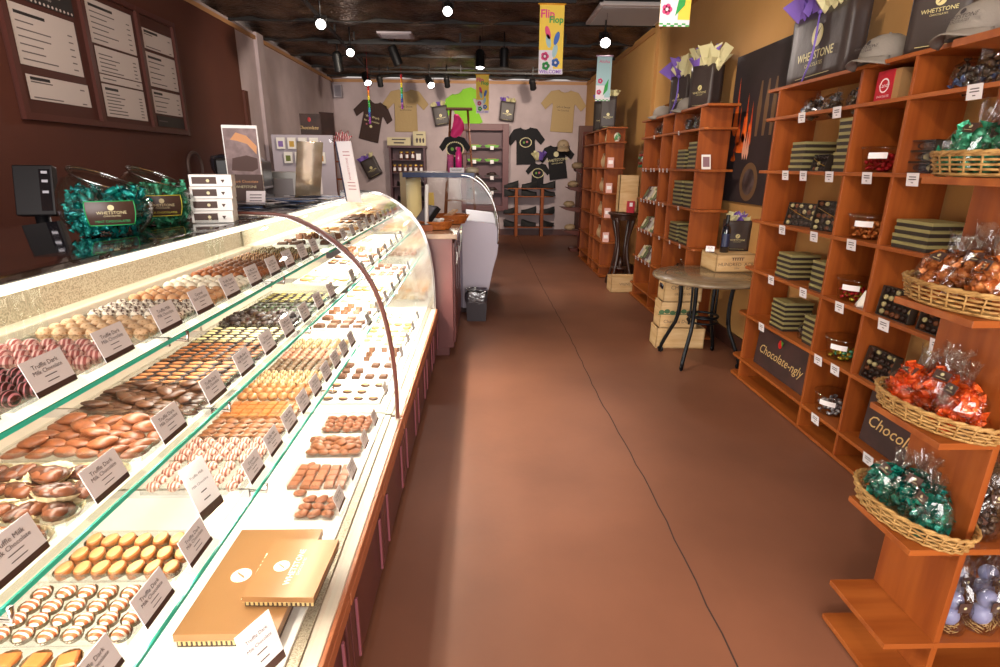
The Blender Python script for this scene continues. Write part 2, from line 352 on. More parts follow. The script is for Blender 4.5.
def display_case(label, y0, y1, archm, archlabel, near_arch=False, LP=.75):
    cs = thing('glass_display_case', label, 'display case', (0, y0, 0)); L = y1-y0
    # body
    g = G(); g.box(-1.32, -.43, 0, L, .06, .44); g.box(-1.34, -1.30, 0, L, .44, 1.33); g.box(-1.27, -.47, 0, L, 0, .06)
    g.build('body', mat('case_body', '#5a3431', .5), cs)
    g = G(); g.box(-1.30, -.475, 0, L, .44, .46); g.build('display_deck', deckm, cs)
    g = G(); g.box(-.475, -.445, 0, L, .44, .452); g.build('vent_grille', perf, cs)
    g = G(); g.box(-.445, -.40, 0, L, .40, .445); g.build('front_ledge', beige, cs, bev=.003)
    g = G(); g.box(-.402, -.388, 0, L, .405, .44); g.build('wood_strip', strip, cs, bev=.003)
    # front doors in modules, each stepping out a little
    n = max(1, round(L/.56)); w_ = L/n
    for i in range(n):
        a, b = i*w_+.006, (i+1)*w_-.006
        g = G(); g.box(-.43, -.40, a, b, .07, .40, 0); g.box(-.40, -.386, a, b, .365, .405, 1)
        for yy in (a+.0, b-.035): g.box(-.40, -.392, yy, yy+.035, .09, .365, 0)
        d = g.build('door', [mauve, strip], cs, bev=.002)
        for q in (a+.05, b-.10): g = G(); g.box(-.393, -.384, q, q+.012, .12, .34); g.build('door_rail', mauverail, d, bev=.002)
    g = G(); g.box(-.46, -.42, 0, L, 0, .07); g.build('toe_kick', mat('toe_dark', '#3c2422', .6), cs)
    # back: perforated panel, ledge, light bar, top
    g = G(); g.box(-1.06, -1.045, .0, L, 1.245, 1.335); g.build('rear_perforated_panel', perf, cs)
    g = G(); g.box(-1.05, -1.0, .0, L, 1.225, 1.255); g.build('rear_ledge', beige, cs, bev=.004)
    g = G(); g.box(-1.30, -1.05, .0, L, 1.20, 1.245); g.box(-1.3, -1.28, 0, L, .46, 1.2); g.build('rear_wall', mat('case_back_cream', '#d8cdbb', .4, .0), cs)
    g = G(); g.box(-1.72, -1.0, 0, L, 1.352, 1.37); g.build('top_deck', topm, cs, bev=.003)
    g = G(); g.box(-1.035, -.985, .0, L, 1.335, 1.352); g.build('light_housing', mat('lamp_diffuser', '#fff6e4', .4, emit=1.6), cs)
    # back service counter under the top
    g = G(); g.box(-1.72, -1.34, 0, L, 0, 1.35); g.build('rear_cabinet', mat('rear_cab', '#3b2420', .6), cs)
    # curved front glass
    g = G(); n = len(SP)
    g.add([(x, y, z) for y in (.012, L-.012) for x, z in SP], [(i, i+1, n+i+1, n+i) for i in range(n-1)], 0, True)
    g.build('curved_glass', glassm, cs)
    # end glass (far) + arch frame
    def endglass(y):
        P = SP+[(-1.0, .46), (-.42, .46)]
        g = G(); g.prism([(x, z) for x, z in P], y-.003, y+.003, 'y'); g.build('end_glass', glassclear, cs)
    def arch(y, m, wd=.022, th=.012):
        g = G(); k = len(SP); vs = []
        for i, (x, z) in enumerate(SP):
            a = SP[max(i-1, 0)]; b = SP[min(i+1, k-1)]; tx, tz = b[0]-a[0], b[1]-a[1]; l = sqrt(tx*tx+tz*tz); nx, nz = tz/l, -tx/l
            for (o, yy) in ((th, y-wd/2), (th, y+wd/2), (-th*.5, y+wd/2), (-th*.5, y-wd/2)): vs.append((x+nx*o, yy, z+nz*o))
        fs = [(i*4+q, i*4+(q+1) % 4, (i+1)*4+(q+1) % 4, (i+1)*4+q) for i in range(k-1) for q in range(4)]+[(0, 1, 2, 3), (4*k-1, 4*k-2, 4*k-3, 4*k-4)]
        g.add(vs, fs, 0, False); g.build('arch_frame', m, cs, bev=.002)
    if y0 < 0: endglass(L-.02)
    else:   # added mirror panel, hides the counter behind and repeats the lit shelves
        P = SP+[(-1.0, .46), (-.42, .46)]; g = G(); g.prism([(x-.004 if z > .5 else x, z-.004) for x, z in P], L-.024, L-.016, 'y'); g.build('added_end_mirror', mat('added_mirror', '#e4e2de', .12, 1), cs)
    arch(L-.011, archm)
    arch(L-.045, chrome, .012, .004)
    if near_arch: arch(.011, chrome)
    # glass shelves with teal edges and brackets, tube under each front edge
    for nm, xf, z, xb in SHELVES:
        g = G(); g.box(xb, xf-.004, .02, L-.03, z-.008, z, 0); g.box(xf-.004, xf, .02, L-.03, z-.008, z, 1)
        s = g.build('glass_shelf', [glassclear, teal], cs)
        g = G(); yy = .3
        while yy < L-.1:
            g.tube([(xf-.03, yy, z-.012), (xf+.012, yy, z-.016), (xf+.014, yy, z+.006)], .004, 6)
            g.box(xb-.2, xf-.03, yy-.004, yy+.004, z-.03, z-.009); yy += .62
        g.build('bracket', chrome, s)
        g = G(); g.box(xf-.075, xf-.05, .03, L-.04, z-.024, z-.012); g.build('lamp_tube', mat('lamp_diffuser', '#fff6e4', .4, emit=1.6), s)
        if nm: area('case_tube', ((xf-.0625), y0+L/2, z-.027), (0, radians(-8), 0), .03, L-.1, 5.5*L*LP, (1, .93, .80))
    area('case_tube', (-.97, y0+L/2, 1.332), (0, radians(12), 0), .05, L-.1, 1.8*L*LP, (1, .93, .80))
    return cs
c1 = display_case('nearest curved glass chocolate case with a brown arched end trim', -.35, 2.39, mat('brown_arch_trim', '#6b3a30', .3, coat=.4), '')
c2 = display_case('second curved glass pastry case with a chrome arched end', 2.41, 4.45, chrome, '', False, 2.6)
# clear dividing posts at the back of the near case
for i, (y, lab) in enumerate(((1.10, 'left of the green candy jars'), (1.98, 'below the stack of white boxes'))):
    g = G()
    for k in range(3): g.lathe([(.014, 0), (.014, .118)], 12, c=(-.985+.0*k, k*.045, 0))
    o = g.build('clear_post', glassclear, None, (0, y, 1.235)); 
    o.parent = c1; o.location = (0, y+.35, 1.235)

# ---------------------------------------------------------------- chocolates
def cm(n, h, **k): return mat('choc_'+n, h, k.pop('rough', .4), **k)
def truffle(name, m, r=.0150, h=.0145, jit=.02, cup=None):
    g = G(); g.ball((0, 0, h), (r, r, h), 12, 8, 0, jit=jit)
    if cup: g.lathe([(r*.72, 0), (r*.98, .010)], 16, 1, cap=False)
    return g.data(name, [m, cup or m])
def lump(name, m, m2, rx, ry, rz, k=4, jit=.12, cup=None):
    g = G()
    for i in range(k):
        g.ball((random.uniform(-.45, .45)*rx, random.uniform(-.3, .3)*ry, rz*random.uniform(.6, 1)), (rx*random.uniform(.5, .7), ry*random.uniform(.45, .7), rz*random.uniform(.6, .9)), 9, 6, 0 if i % 3 else 1, jit=jit)
    g.ball((0, 0, rz*.55), (rx*.9, ry*.9, rz*.55), 10, 6, 0, jit=.06)
    if cup: pleat(g, max(rx, ry)*.95, 2)
    return g.data(name, [m, m2, cup or m])
def pleat(g, r, m):
    n = 36; vs = []
    for j, (rr, z) in enumerate(((r*.8, .0005), (r*1.05, .011))):
        vs += [(rr*(1+.05*(k % 2))*cos(2*pi*k/n), rr*(1+.05*(k % 2))*sin(2*pi*k/n), z) for k in range(n)]
    g.add(vs, [(k, (k+1) % n, n+(k+1) % n, n+k) for k in range(n)], m, False)
def nut(name, m, rx, ry, rz):   # almond-like pointed oval, long axis x
    g = G(); nu = 10; st = 7; vs = []
    for i in range(st+1):
        t = i/st; x = -rx+2*rx*t; r = (sin(pi*min(max(t*.92+.04, 0), 1)))**.7
        vs += [(x, ry*r*cos(2*pi*k/nu), rz+rz*r*sin(2*pi*k/nu)) for k in range(nu)]
    g.add(vs, [(i*nu+k, i*nu+(k+1) % nu, (i+1)*nu+(k+1) % nu, (i+1)*nu+k) for i in range(st) for k in range(nu)], 0, True)
    return g.data(name, [m])
def slice_(name, m, mt, rx, ry, h):  # dipped slice: dark base, paler top oval
    g = G(); g.lathe([(.8, 0), (1, h*.3), (1, h*.75), (.86, h)], 14, 0, sx=rx, sy=ry)
    g.lathe([(.72, h*.98), (.66, h*1.18), (.3, h*1.3)], 14, 1, sx=rx, sy=ry*.85)
    return g.data(name, [m, mt])
def squarec(name, m, mc, a, h, rot=0):
    g = G(); c = [(-a, -a), (a, -a), (a, a), (-a, a)]
    b = [(x*.98, y*.98, 0) for x, y in c]+[(x, y, h*.7) for x, y in c]+[(x*.82, y*.82, h) for x, y in c]+[(0, 0, h*1.05)]
    f = [(3, 2, 1, 0)]+[(i, (i+1) % 4, 4+(i+1) % 4, 4+i) for i in range(4)]+[(4+i, 4+(i+1) % 4, 8+(i+1) % 4, 8+i) for i in range(4)]+[(8+i, 8+(i+1) % 4, 12) for i in range(4)]
    g.add(b, f, 0, False, Matrix.Rotation(rot, 4, 'Z'))
    if mc: pleat(g, a*1.35, 1)
    return g.data(name, [m, mc or m])
drk = cm('dark', '#2e1a12'); milk = cm('milk', '#7a4526'); cupd = mat('paper_cup_dark', '#6e5a3c', .6); cupw = mat('paper_cup_glassine', '#cbb893', .5)
K = {
 'pinkstripe_dark': truffle('truffle', cm('ps_dark', '#4a2018', wave=(42, '#d98a90', .78, 1.5))),
 'pink': truffle('truffle', cm('pinkst', '#b0605a', wave=(40, '#edc0b4', .55, 1.5))),
 'pale': truffle('truffle', cm('pale', '#e2bd94', noise=(160, '#b07a48', .5, .62), rough=.5)),
 'speckled': truffle('truffle', cm('speck', '#e8dccb', noise=(120, '#5a3524', .5, .56), rough=.5)),
 'peach': truffle('truffle', cm('peach', '#c98a58', noise=(90, '#e0b084'), rough=.45)),
 'white': truffle('truffle', cm('wht', '#f2e6cf', rough=.5)),
 'chestnut': truffle('truffle', cm('chest', '#8a4a26', noise=(90, '#b06a3a'), rough=.4)),
 'brown': truffle('truffle', cm('brn', '#5f3520', noise=(120, '#8d5a38'), rough=.4)),
 'swirl': truffle('truffle', cm('swirl', '#6a4426', wave=(38, '#c79a68', .72, 2))),
 'olive': truffle('truffle', cm('olive', '#5d4a2c', wave=(38, '#b9a878', .74, 2))),
 'toffee': lump('cluster', cm('toffee', '#8a4a20', rough=.3), cm('toffee2', '#b8702c', rough=.3), .032, .026, .014, 7, cup=cupw),
 'turtle': lump('cluster', cm('turtle', '#4a2817', rough=.42), cm('turtle2', '#6b3a20', rough=.42), .034, .026, .015, 4, cup=cupw),
 'pecan': nut('nut_chocolate', cm('pecan', '#8a4e2c', noise=(60, '#6a3a20')), .026, .0165, .010),
 'leaf': nut('nut_chocolate', cm('leafc', '#3a2216', noise=(50, '#5f3a22')), .026, .013, .008),
 'apricot': slice_('dipped_slice', drk, cm('apr', '#b9784a', rough=.5), .025, .014, .010),
 'orange': slice_('dipped_slice', drk, cm('orng', '#9a5a2a', rough=.4), .020, .012, .010),
 'cream': slice_('dipped_slice', drk, cm('crm', '#e0d29a', rough=.4), .021, .0125, .010),
 'blackcluster': lump('cluster', cm('blk', '#2a1a14', rough=.4), cm('blk2', '#3a241a'), .024, .02, .014, 5),
 'transfer': squarec('dark_square', cm('transf', '#241610', noise=(40, '#4a5a3a', .52, .6)), None, .014, .012),
 'mintleaf': slice_('dipped_slice', drk, cm('mint', '#b5a860', rough=.5), .017, .011, .009),
 'darkslab': nut('nut_chocolate', cm('dks', '#33241a', noise=(60, '#55402c')), .02, .012, .009),
 'osquare': squarec('caramel_square', cm('osq', '#c06a34', rough=.3), cupd, .0145, .014, .2),
 'striped': lump('x', milk, milk, .01, .01, .01, 1),
 'log': None,
}
def stripedm():
    g = G(); g.lathe([(.75, 0), (1, .006), (.95, .013), (.6, .017), (.15, .0185)], 12, 0, sx=.0125, sy=.0165); pleat(g, .016, 1)
    return g.data('striped_bonbon', [cm('strp', '#a9582e', wave=(34, '#f3e3cf', .6, 1.0, 'Y')), cupd])
K['striped'] = stripedm()
def logm():
    g = G(); M = Matrix.Rotation(radians(0), 4, 'Z'); g.lathe([(.9, 0), (1, .005), (1, .014), (.93, .018)], 14, 0, sx=.0128, sy=.0195)
    g.lathe([(.86, .0182), (.8, .0192), (.2, .0194)], 14, 1, sx=.0128, sy=.0195); pleat(g, .0175, 2); return g.data('oval_caramel', [cm('log', '#a5622f', rough=.35), cm('logtop', '#d39a62', rough=.5), cupd])
K['log'] = logm()
K['pinknut'] = truffle('bonbon', cm('pkn', '#9a5a48', wave=(40, '#e8bfae', .6, 2)), .015, .012, .06)
K['brcluster'] = nut('nut_chocolate', cm('brc', '#9a6440', noise=(60, '#7a4a2c')), .02, .015, .009)
K['caramel'] = squarec('caramel_square', cm('car', '#b06c3a', rough=.28), None, .0135, .013)
K['glossball'] = truffle('bonbon', cm('glb', '#9a6238', rough=.15, noise=(40, '#c28a58')), .017, .015)
K['creamcup'] = truffle('bonbon', cm('ccup', '#c9a878', rough=.4, wave=(30, '#7a5636', .7, 1)), .014, .013)
K['nubby'] = truffle('bonbon', cm('nub', '#8a6a4a', noise=(150, '#4a3424'), rough=.5), .014, .011, .08)
K['rose'] = truffle('bonbon', cm('rosec', '#c08a6a', noise=(100, '#8a4f3a')), .015, .011, .06)
K['shell'] = lump('molded_chocolate', cm('shellc', '#9a6244'), cm('shellc2', '#8a5238'), .028, .021, .014, 3, .03)
K['block'] = squarec('molded_chocolate', cm('blockc', '#a5694a', rough=.3), None, .0175, .014)
K['bigpecan'] = nut('molded_chocolate', cm('bpc', '#8a5436', noise=(60, '#a56a44')), .027, .018, .012)
K['cookie'] = slice_('pastry', cm('cook', '#c58a50', rough=.7), cm('cook2', '#d9ab72', rough=.7), .035, .035, .012)
K['brownie'] = squarec('pastry', cm('brwn', '#5a3520', rough=.6), None, .024, .022)
K['barkpiece'] = squarec('pastry', cm('barkp', '#b58a5a', noise=(60, '#e6d6b8'), rough=.5), None, .026, .010, .5)
K['fudge'] = squarec('pastry', cm('fudge', '#6b4126', rough=.5), None, .02, .03)
K['palefudge'] = squarec('pastry', cm('pfudge', '#d8b98a', rough=.5), None, .022, .02)
K['dipcookie'] = slice_('pastry', cm('dck', '#4a2c1c', rough=.3), cm('dck2', '#c08a54', rough=.6), .028, .02, .012)
SQ = {}
traym = plasticm
trayproto = {}
def tray_mesh(d, w, h=.02):
    g = G(); t = .0015
    g.box(0, d, 0, w, 0, t); g.box(0, t, 0, w, 0, h); g.box(d-t, d, 0, w, 0, h); g.box(0, d, 0, t, 0, h); g.box(0, d, w-t, w, 0, h)
    g.box(-.005, d+.005, -.004, 0, h-.002, h); g.box(-.005, d+.005, w, w+.004, h-.002, h); g.box(d, d+.006, 0, w, h-.002, h); g.box(-.006, 0, 0, w, h-.002, h)
    # sloping card lip in front
    g.add([(d+.006, .01, h-.002), (d+.03, .01, .004), (d+.03, w-.01, .004), (d+.006, w-.01, h-.002), (d+.006, .01, h-.005), (d+.03, .01, .001), (d+.03, w-.01, .001), (d+.006, w-.01, h-.005)],
          [(0, 1, 2, 3), (7, 6, 5, 4), (0, 4, 5, 1), (2, 6, 7, 3), (1, 5, 6, 2), (3, 7, 4, 0)], 0)
    return g.data('tray', [traym])
cardproto = {}
def card_data(wd=.085, ht=.06, key=0):
    g = G(); M = frame((0, 0, 0), (0, 1, 0), (-.32, 0, 1))   # faces +x, leaning back
    g.box(-wd/2, wd/2, 0, ht, -.0012, 0, 0, M)
    rect(g, -wd/2, wd/2, 0, ht*.16, M, 1, .0002)
    rr = random.Random(key)
    text(g, rr.choice(['Truffle Milk', 'Truffle Dark', 'Pecan Cluster', 'Caramel']), wd*.125, M @ Matrix.Translation((0, ht*.76, 0)), 2)
    text(g, rr.choice(['Milk Chocolate', 'Dark Chocolate']), wd*.115, M @ Matrix.Translation((0, ht*.60, 0)), 2)
    for k in range(2): lines(g, -wd*.16, wd*.16, [ht*(.44-.15*k)], ht*.022, M, 2)
    return g.data('price_card', [paper, brownm, inkm])
CD = [card_data(key=k) for k in range(4)]
def put(name, me, loc, rot, label, cat, group=None, scale=None):
    o = bpy.data.objects.new(name, me); C.objects.link(o); o.location = loc; o.rotation_euler = rot
    if scale: o.scale = scale
    return tag(o, label, cat, group)
def tray(shelf, xf, z, y, kind, desc, cname, w=.14, d=.26, nx=7, ny=4, card=True, jit=.002, rows=None, rotj=.15, cy=None, layer2=False, bent=1.0, cards=1, tname='candy_tray'):
    """tray with its front at xf, near side at y; desc = plural words for what is in it"""
    key = (round(d, 3), round(w, 3))
    if key not in trayproto: trayproto[key] = tray_mesh(d, w)
    put(tname, trayproto[key], (xf-.034-d, y, z+.001), (0, 0, 0), f'clear tray of {desc}, {shelf}', 'tray')
    me = K[kind]; dx = d/nx; dy = w/ny; x0 = xf-.034-d
    lab = f'one of the {desc}, {shelf}'; grp = f'{desc}, {shelf}'
    for i in range(nx):
        for j in range(ny):
            px = x0+dx*(i+.5)+random.uniform(-jit, jit); py = y+dy*(j+.5)+random.uniform(-jit, jit)
            put(cname, me, (px, py, z+.003), (0, 0, random.uniform(-rotj, rotj)*2+(bent-1)), lab, 'chocolate', grp)
            if layer2 and (i+j) % 3 == 0 and i < nx-1 and j < ny-1:
                put(cname, me, (px+dx*.5, py+dy*.5, z+.018), (random.uniform(-.3, .3), random.uniform(-.3, .3), random.uniform(-.6, .6)), lab, 'chocolate', grp)
    if card:
        put('price_card', random.choice(CD), (xf-.012, (cy if cy else y+w*.5), z+.014), (0, 0, 0), f'price card of the {desc}, {shelf}', 'price card')

S1 = [(.62, 'pinkstripe_dark', 'dark truffles with pink drizzle, first tray'), (.775, 'pinkstripe_dark', 'dark truffles with pink drizzle, second tray'), (.935, 'pink', 'pink striped truffles'),
      (1.115, 'pale', 'pale nut-dusted truffles'), (1.27, 'speckled', 'white truffles with dark speckles'), (1.43, 'peach', 'tan caramel truffles'), (1.59, 'white', 'plain white truffles'),
      (1.75, 'chestnut', 'chestnut brown truffles'), (1.90, 'brown', 'deep brown truffles'), (2.06, 'swirl', 'swirled milk truffles'), (2.21, 'olive', 'dark truffles with buff lines')]
for y, k, ds in S1: tray('near case upper shelf', -.68, 1.232, y, k, ds, 'chocolate_truffle', .135, .235, 6 if y > 2.1 else 7, 3 if y < .7 else 4, jit=.001)
S2 = [(.55, 'toffee', 'glossy toffee clusters in paper cups', 5, 3), (.735, 'turtle', 'large dark caramel turtles in paper cups', 5, 3), (.93, 'pecan', 'milk chocolate pecan pieces', 6, 5), (1.115, 'leaf', 'long dark almond pieces', 7, 7),
      (1.285, 'apricot', 'dark dipped apricot slices', 6, 6), (1.45, 'orange', 'dark dipped orange slices', 7, 6), (1.615, 'cream', 'cream topped dark chocolates', 7, 6), (1.79, 'blackcluster', 'black chocolate clusters', 7, 4),
      (1.96, 'transfer', 'dark squares with green print', 8, 4), (2.14, 'mintleaf', 'yellow topped dark mints', 7, 6)]
for y, k, ds, nx, ny in S2: tray('near case middle shelf', -.61, 1.058, y, k, ds, 'chocolate_cluster' if k in ('toffee', 'turtle', 'blackcluster', 'pecan', 'leaf') else 'dipped_chocolate', .165, .26, nx, ny, layer2=k in ('pecan', 'leaf', 'turtle', 'toffee', 'blackcluster'), jit=.003, rotj=.5 if k in ('toffee', 'turtle', 'pecan') else .12)
S3 = [(.575, 'osquare', 'orange caramel squares in dark cups', 5, 4), (.72, 'striped', 'white striped bonbons in dark cups', 6, 4), (.865, 'log', 'oval caramels with tan tops', 7, 3),
      (1.15, 'pinknut', 'rosy nut bonbons, nearer tray', 5, 4), (1.28, 'pinknut', 'rosy nut bonbons, farther tray', 7, 4), (1.41, 'brcluster', 'light brown nut pieces', 6, 4), (1.54, 'caramel', 'square glazed caramels', 8, 4),
      (1.67, 'glossball', 'glossy round caramel balls', 7, 3), (1.80, 'creamcup', 'buff cream bonbons', 8, 4), (1.93, 'nubby', 'sugared brown bonbons', 7, 4), (2.06, 'rose', 'rosy brown bonbons', 7, 4), (2.19, 'creamcup', 'far buff bonbons', 6, 4)]
for y, k, ds, nx, ny in S3: tray('near case lower shelf', -.55, .839, y, k, ds, 'filled_chocolate', .125 if k != 'log' else .125, .235, nx, ny, jit=.0015, rotj=.1)
# ================================================================ deck of the near case
def deck_items():
    dz = .461
    # boxed assortments lying on the deck
    goldtop = mat('gold_box_lid', '#a5784c', .3, .2, noise=(1.5, '#946a42')); edge = mat('gold_edge', '#c9b27a', .35, .3); bd = mat('box_brown', '#3c2a1e', .5)
    def chocbox(label, cx, cy, w, l, z, h, rz, ls):
        b = thing('chocolate_gift_box', label, 'box', (cx, cy, z), rz)
        g = G(); g.box(-w/2+.004, w/2-.004, -l/2+.004, l/2-.004, 0, h*.5, 0)
        n = int(w/.012)
        for k in range(n): g.box(-w/2+.008+k*.012, -w/2+.014+k*.012, -l/2+.002, -l/2+.005, h*.15, h*.42, 1)
        g.build('box_base', [bd, edge], b)
        g = G(); lg = G(); g.box(-w/2, w/2, -l/2, l/2, h*.5, h, 0); g.box(-w/2-.0004, w/2+.0004, -l/2-.0004, l/2+.0004, h*.5, h*.52, 1); M = Matrix.Translation((0, 0, h)) @ Matrix.Rotation(pi/2, 4, 'Z')
        logo(lg, ls, M @ Matrix.Translation((0, -.005, 0)), 1, 0); ld_ = g.build('lid', [goldtop, edge], b, bev=.0015); lg.build('printed_logo', [goldtop, mat('pale_print', '#fff6dc', .4)], ld_)
    P = [atz(*p, .51) for p in ((240, 531), (318, 534), (285, 640), (170, 628))]
    chocbox('large gold-brown chocolate box lying flat on the case floor', -.632, 1.27, .25, .40, dz, .042, radians(0), .16)
    chocbox('smaller gold-brown box lettered WHETSTONE on top of the large one', -.525, 1.262, .185, .225, dz+.043, .034, radians(-2), .125)
    g = G(); cm_ = card_data(.095, .13, 3)
    put('price_card', cm_, (-.50, 1.0, dz+.001), (0, 0, radians(-28)), 'tall white card standing on the case floor in front of the gift boxes', 'price card')
    big = [(1.57, 'shell', 'shell shaped chocolates', 3, 3, .13), (1.75, 'block', 'square block chocolates', 5, 4, .155), (1.98, 'bigpecan', 'big pecan chocolates', 5, 4, .15), (2.19, 'shell', 'rounded nut chocolates', 5, 4, .15)]
    for y, k, ds, nx, ny, tw in big:
        tray('near case floor', -.475, dz, y, k, ds, 'molded_chocolate', tw, .042*nx, nx=nx, ny=ny, jit=.003, rotj=.4 if k != 'block' else .03, layer2=(k == 'bigpecan'))
    # loose chocolates left behind the trays
    for i, (x, y) in enumerate(((-.66, 1.72), (-.68, 1.9), (-.71, 2.08), (-.72, 2.11))):
        put('molded_chocolate', K['shell'], (x, y, dz+.001), (0, 0, i), 'loose brown chocolate lying behind the trays on the case floor', 'chocolate', 'loose chocolates on the case floor')
    # tall card on the lower shelf
    put('price_card', card_data(.075, .125, 2), (atz(214, 511, .842).x, atz(214, 511, .842).y, .842), (0, 0, radians(-10)), 'tall white card standing on the lower shelf beside an empty stretch', 'price card')
deck_items()
# ---------------------------------------------------------------- pastry case
PK = [('fudge', 'upright fudge slices'), ('palefudge', 'pale fudge squares'), ('cookie', 'round golden cookies'), ('barkpiece', 'pale bark pieces'), ('dipcookie', 'dipped biscuits'), ('brownie', 'dark brownie squares')]
wt = mat('white_dish', '#f2efe9', .3)
def dish_data(d, w):
    g = G(); g.box(0, d, 0, w, 0, .004); g.box(-.004, 0, -.004, w+.004, 0, .014); g.box(d, d+.004, -.004, w+.004, 0, .014); g.box(0, d, -.004, 0, 0, .014); g.box(0, d, w, w+.004, 0, .014)
    return g.data('white_tray', [wt])
_n = 0
for sh, xf, z, xb, w_, d_ in (('upper', -.68, 1.232, -1., .16, .24), ('middle', -.61, 1.058, -.92, .2, .24), ('lower', -.55, .839, -.86, .22, .24), ('floor', -.49, .461, -.9, .26, .3)):
    y = 2.5; i = 0; dd = dish_data(d_, w_)
    while y+w_ < 4.38:
        k, ds = PK[(_n*5+i*2+len(sh)) % 6]; _n += 1; i += 1
        where = (f'{sh} shelf of the pastry case' if sh != 'floor' else 'floor of the pastry case')
        nth = ['nearest the camera', 'second along', 'third along', 'fourth along', 'fifth along', 'sixth along', 'seventh along', 'eighth along', 'ninth along', 'tenth along', 'eleventh along'][i-1]
        put('pastry_tray', dd, (xf-.03-d_, y, z+.001), (0, 0, 0), f'tray of {ds}, {where}, {nth}', 'tray')
        nx, ny = (4, 3)
        for a in range(nx):
            for b in range(ny):
                if random.random() < .24: continue
                put('pastry', K[k], (xf-.03-d_+d_/nx*(a+.5), y+w_/ny*(b+.5), z+.006), (radians(60) if k == 'fudge' else 0, 0, random.uniform(-.2, .2)), f'one of the {ds}, {where}, {nth}', 'pastry', f'{ds} on the {where}, {nth}', scale=(.9, .9, .9))
        put('price_card', CD[i % 4], (xf-.012, y+w_/2, z+.002), (0, 0, 0), f'price card of the {ds}, {where}, {nth}', 'price card')
        y += w_+.03

# ================================================================ PACKAGES: shared builders
foilm = {n: mat('foil_'+n, c, .25, .5, bump=(45, 1.0, .01), noise=(40, c2)) for n, c, c2 in (('green', '#0f8f72', '#0a5a55'), ('orange', '#f06a22', '#cc4414'), ('copper', '#d98a4a', '#b0602a'), ('red', '#c01424', '#8a0c18'),
         ('teal', '#159a8c', '#0d5f66'), ('silver', '#c9c9cf', '#55555c'), ('gold', '#c9a23a', '#7d8a20'), ('emerald', '#5fc09a', '#2f9068'), ('dark', '#3a2a22', '#5a4838'), ('blue', '#33508a', '#6a7a9a'))}
def candy_data(fm, r=.0195, twist=True):
    g = G(); g.ball((0, 0, 0), (r*1.15, r*.9, r*.8), 9, 6, 0, jit=.12)
    if twist:
        for s in (-1, 1):
            n = 8; vs = [(s*r*1.0, 0, 0)]+[(s*r*1.8, r*.75*cos(2*pi*k/n)*(1+.3*(k % 2)), r*.75*sin(2*pi*k/n)*(1+.3*(k % 2))) for k in range(n)]
            g.add(vs, [(0, 1+k, 1+(k+1) % n) for k in range(n)], 0, False)
    return g.data('foil_candy', [fm])
CAN = {n: candy_data(m) for n, m in foilm.items()}
CANR = {n: candy_data(m, .013, False) for n, m in foilm.items()}
def bag_film(w, d, h, neck=.7, flare=.5, seed=0):
    """cellophane: full belly, gathered neck, crumpled flared top"""
    rr = random.Random(seed); g = G(); n = 22; prof = [(.25, 0), (.85, .01), (1, .18), (1.02, .36), (.9, .52), (.62, .64), (.28, neck), (.45*flare*2, .86), (.8*flare*1.6, 1.0)]; vs = []
    for i, (r, z) in enumerate(prof):
        for k in range(n):
            a = 2*pi*k/n; q = 1+(rr.uniform(-.10, .10) if i < 5 else rr.uniform(-.3, .3)); flat = 1 if i < 6 else .45
            vs.append((w/2*r*q*cos(a), d/2*r*q*sin(a)*flat, h*z*(1 if i < 7 else rr.uniform(.93, 1.07))))
    g.add(vs, [(i*n+k, i*n+(k+1) % n, (i+1)*n+(k+1) % n, (i+1)*n+k) for i in range(len(prof)-1) for k in range(n)]+[tuple(range(n-1, -1, -1))], 0, False)
    return g.data('film', [cello])
def candy_bag(label, kind, loc, w=.10, d=.08, h=.17, n=16, rz=0, tilt=(0, 0), tagged=True, group=None, seed=0, name='candy_bag', cans=CAN, lay=None):
    b = thing(name, label, 'bag', loc, rz, group); b.rotation_euler = (tilt[0], tilt[1], rz)
    o = bpy.data.objects.new('film', bag_film(w, d, h, seed=seed)); C.objects.link(o); o.parent = b
    rr = random.Random(seed+99); hh = h*.5; placed = []
    for i in range(n):
        t = (i+.5)/n; z = .014+t*hh; rmax = (.80 if t < .75 else .55); a = rr.uniform(0, 2*pi); r = sqrt(rr.uniform(.15, 1))*rmax
        c = bpy.data.objects.new('foil_candy', cans[kind if isinstance(kind, str) else kind[i % len(kind)]]); C.objects.link(c); c.parent = b
        c.location = ((w/2-.012)*r*cos(a), (d/2-.012)*r*sin(a), z); c.rotation_euler = (rr.uniform(0, 6), rr.uniform(0, 6), rr.uniform(0, 6))
    if tagged:
        g = G(); M = frame((0, -d*.30, h*.60), (1, 0, 0), (0, .35, 1)); g.box(-.022, .022, -.014, .014, -.001, 0, 0, M); disc(g, .005, M @ Matrix.Translation((0, .003, 0)), 1); rect(g, -.013, .013, -.008, -.0065, M, 1)
        g.build('brand_tag', [brownm, cream], b)
    return b
wick = mat('wicker', '#c39a5c', .6, noise=(40, '#9a7038', .3, .7), bump=(120, .4))
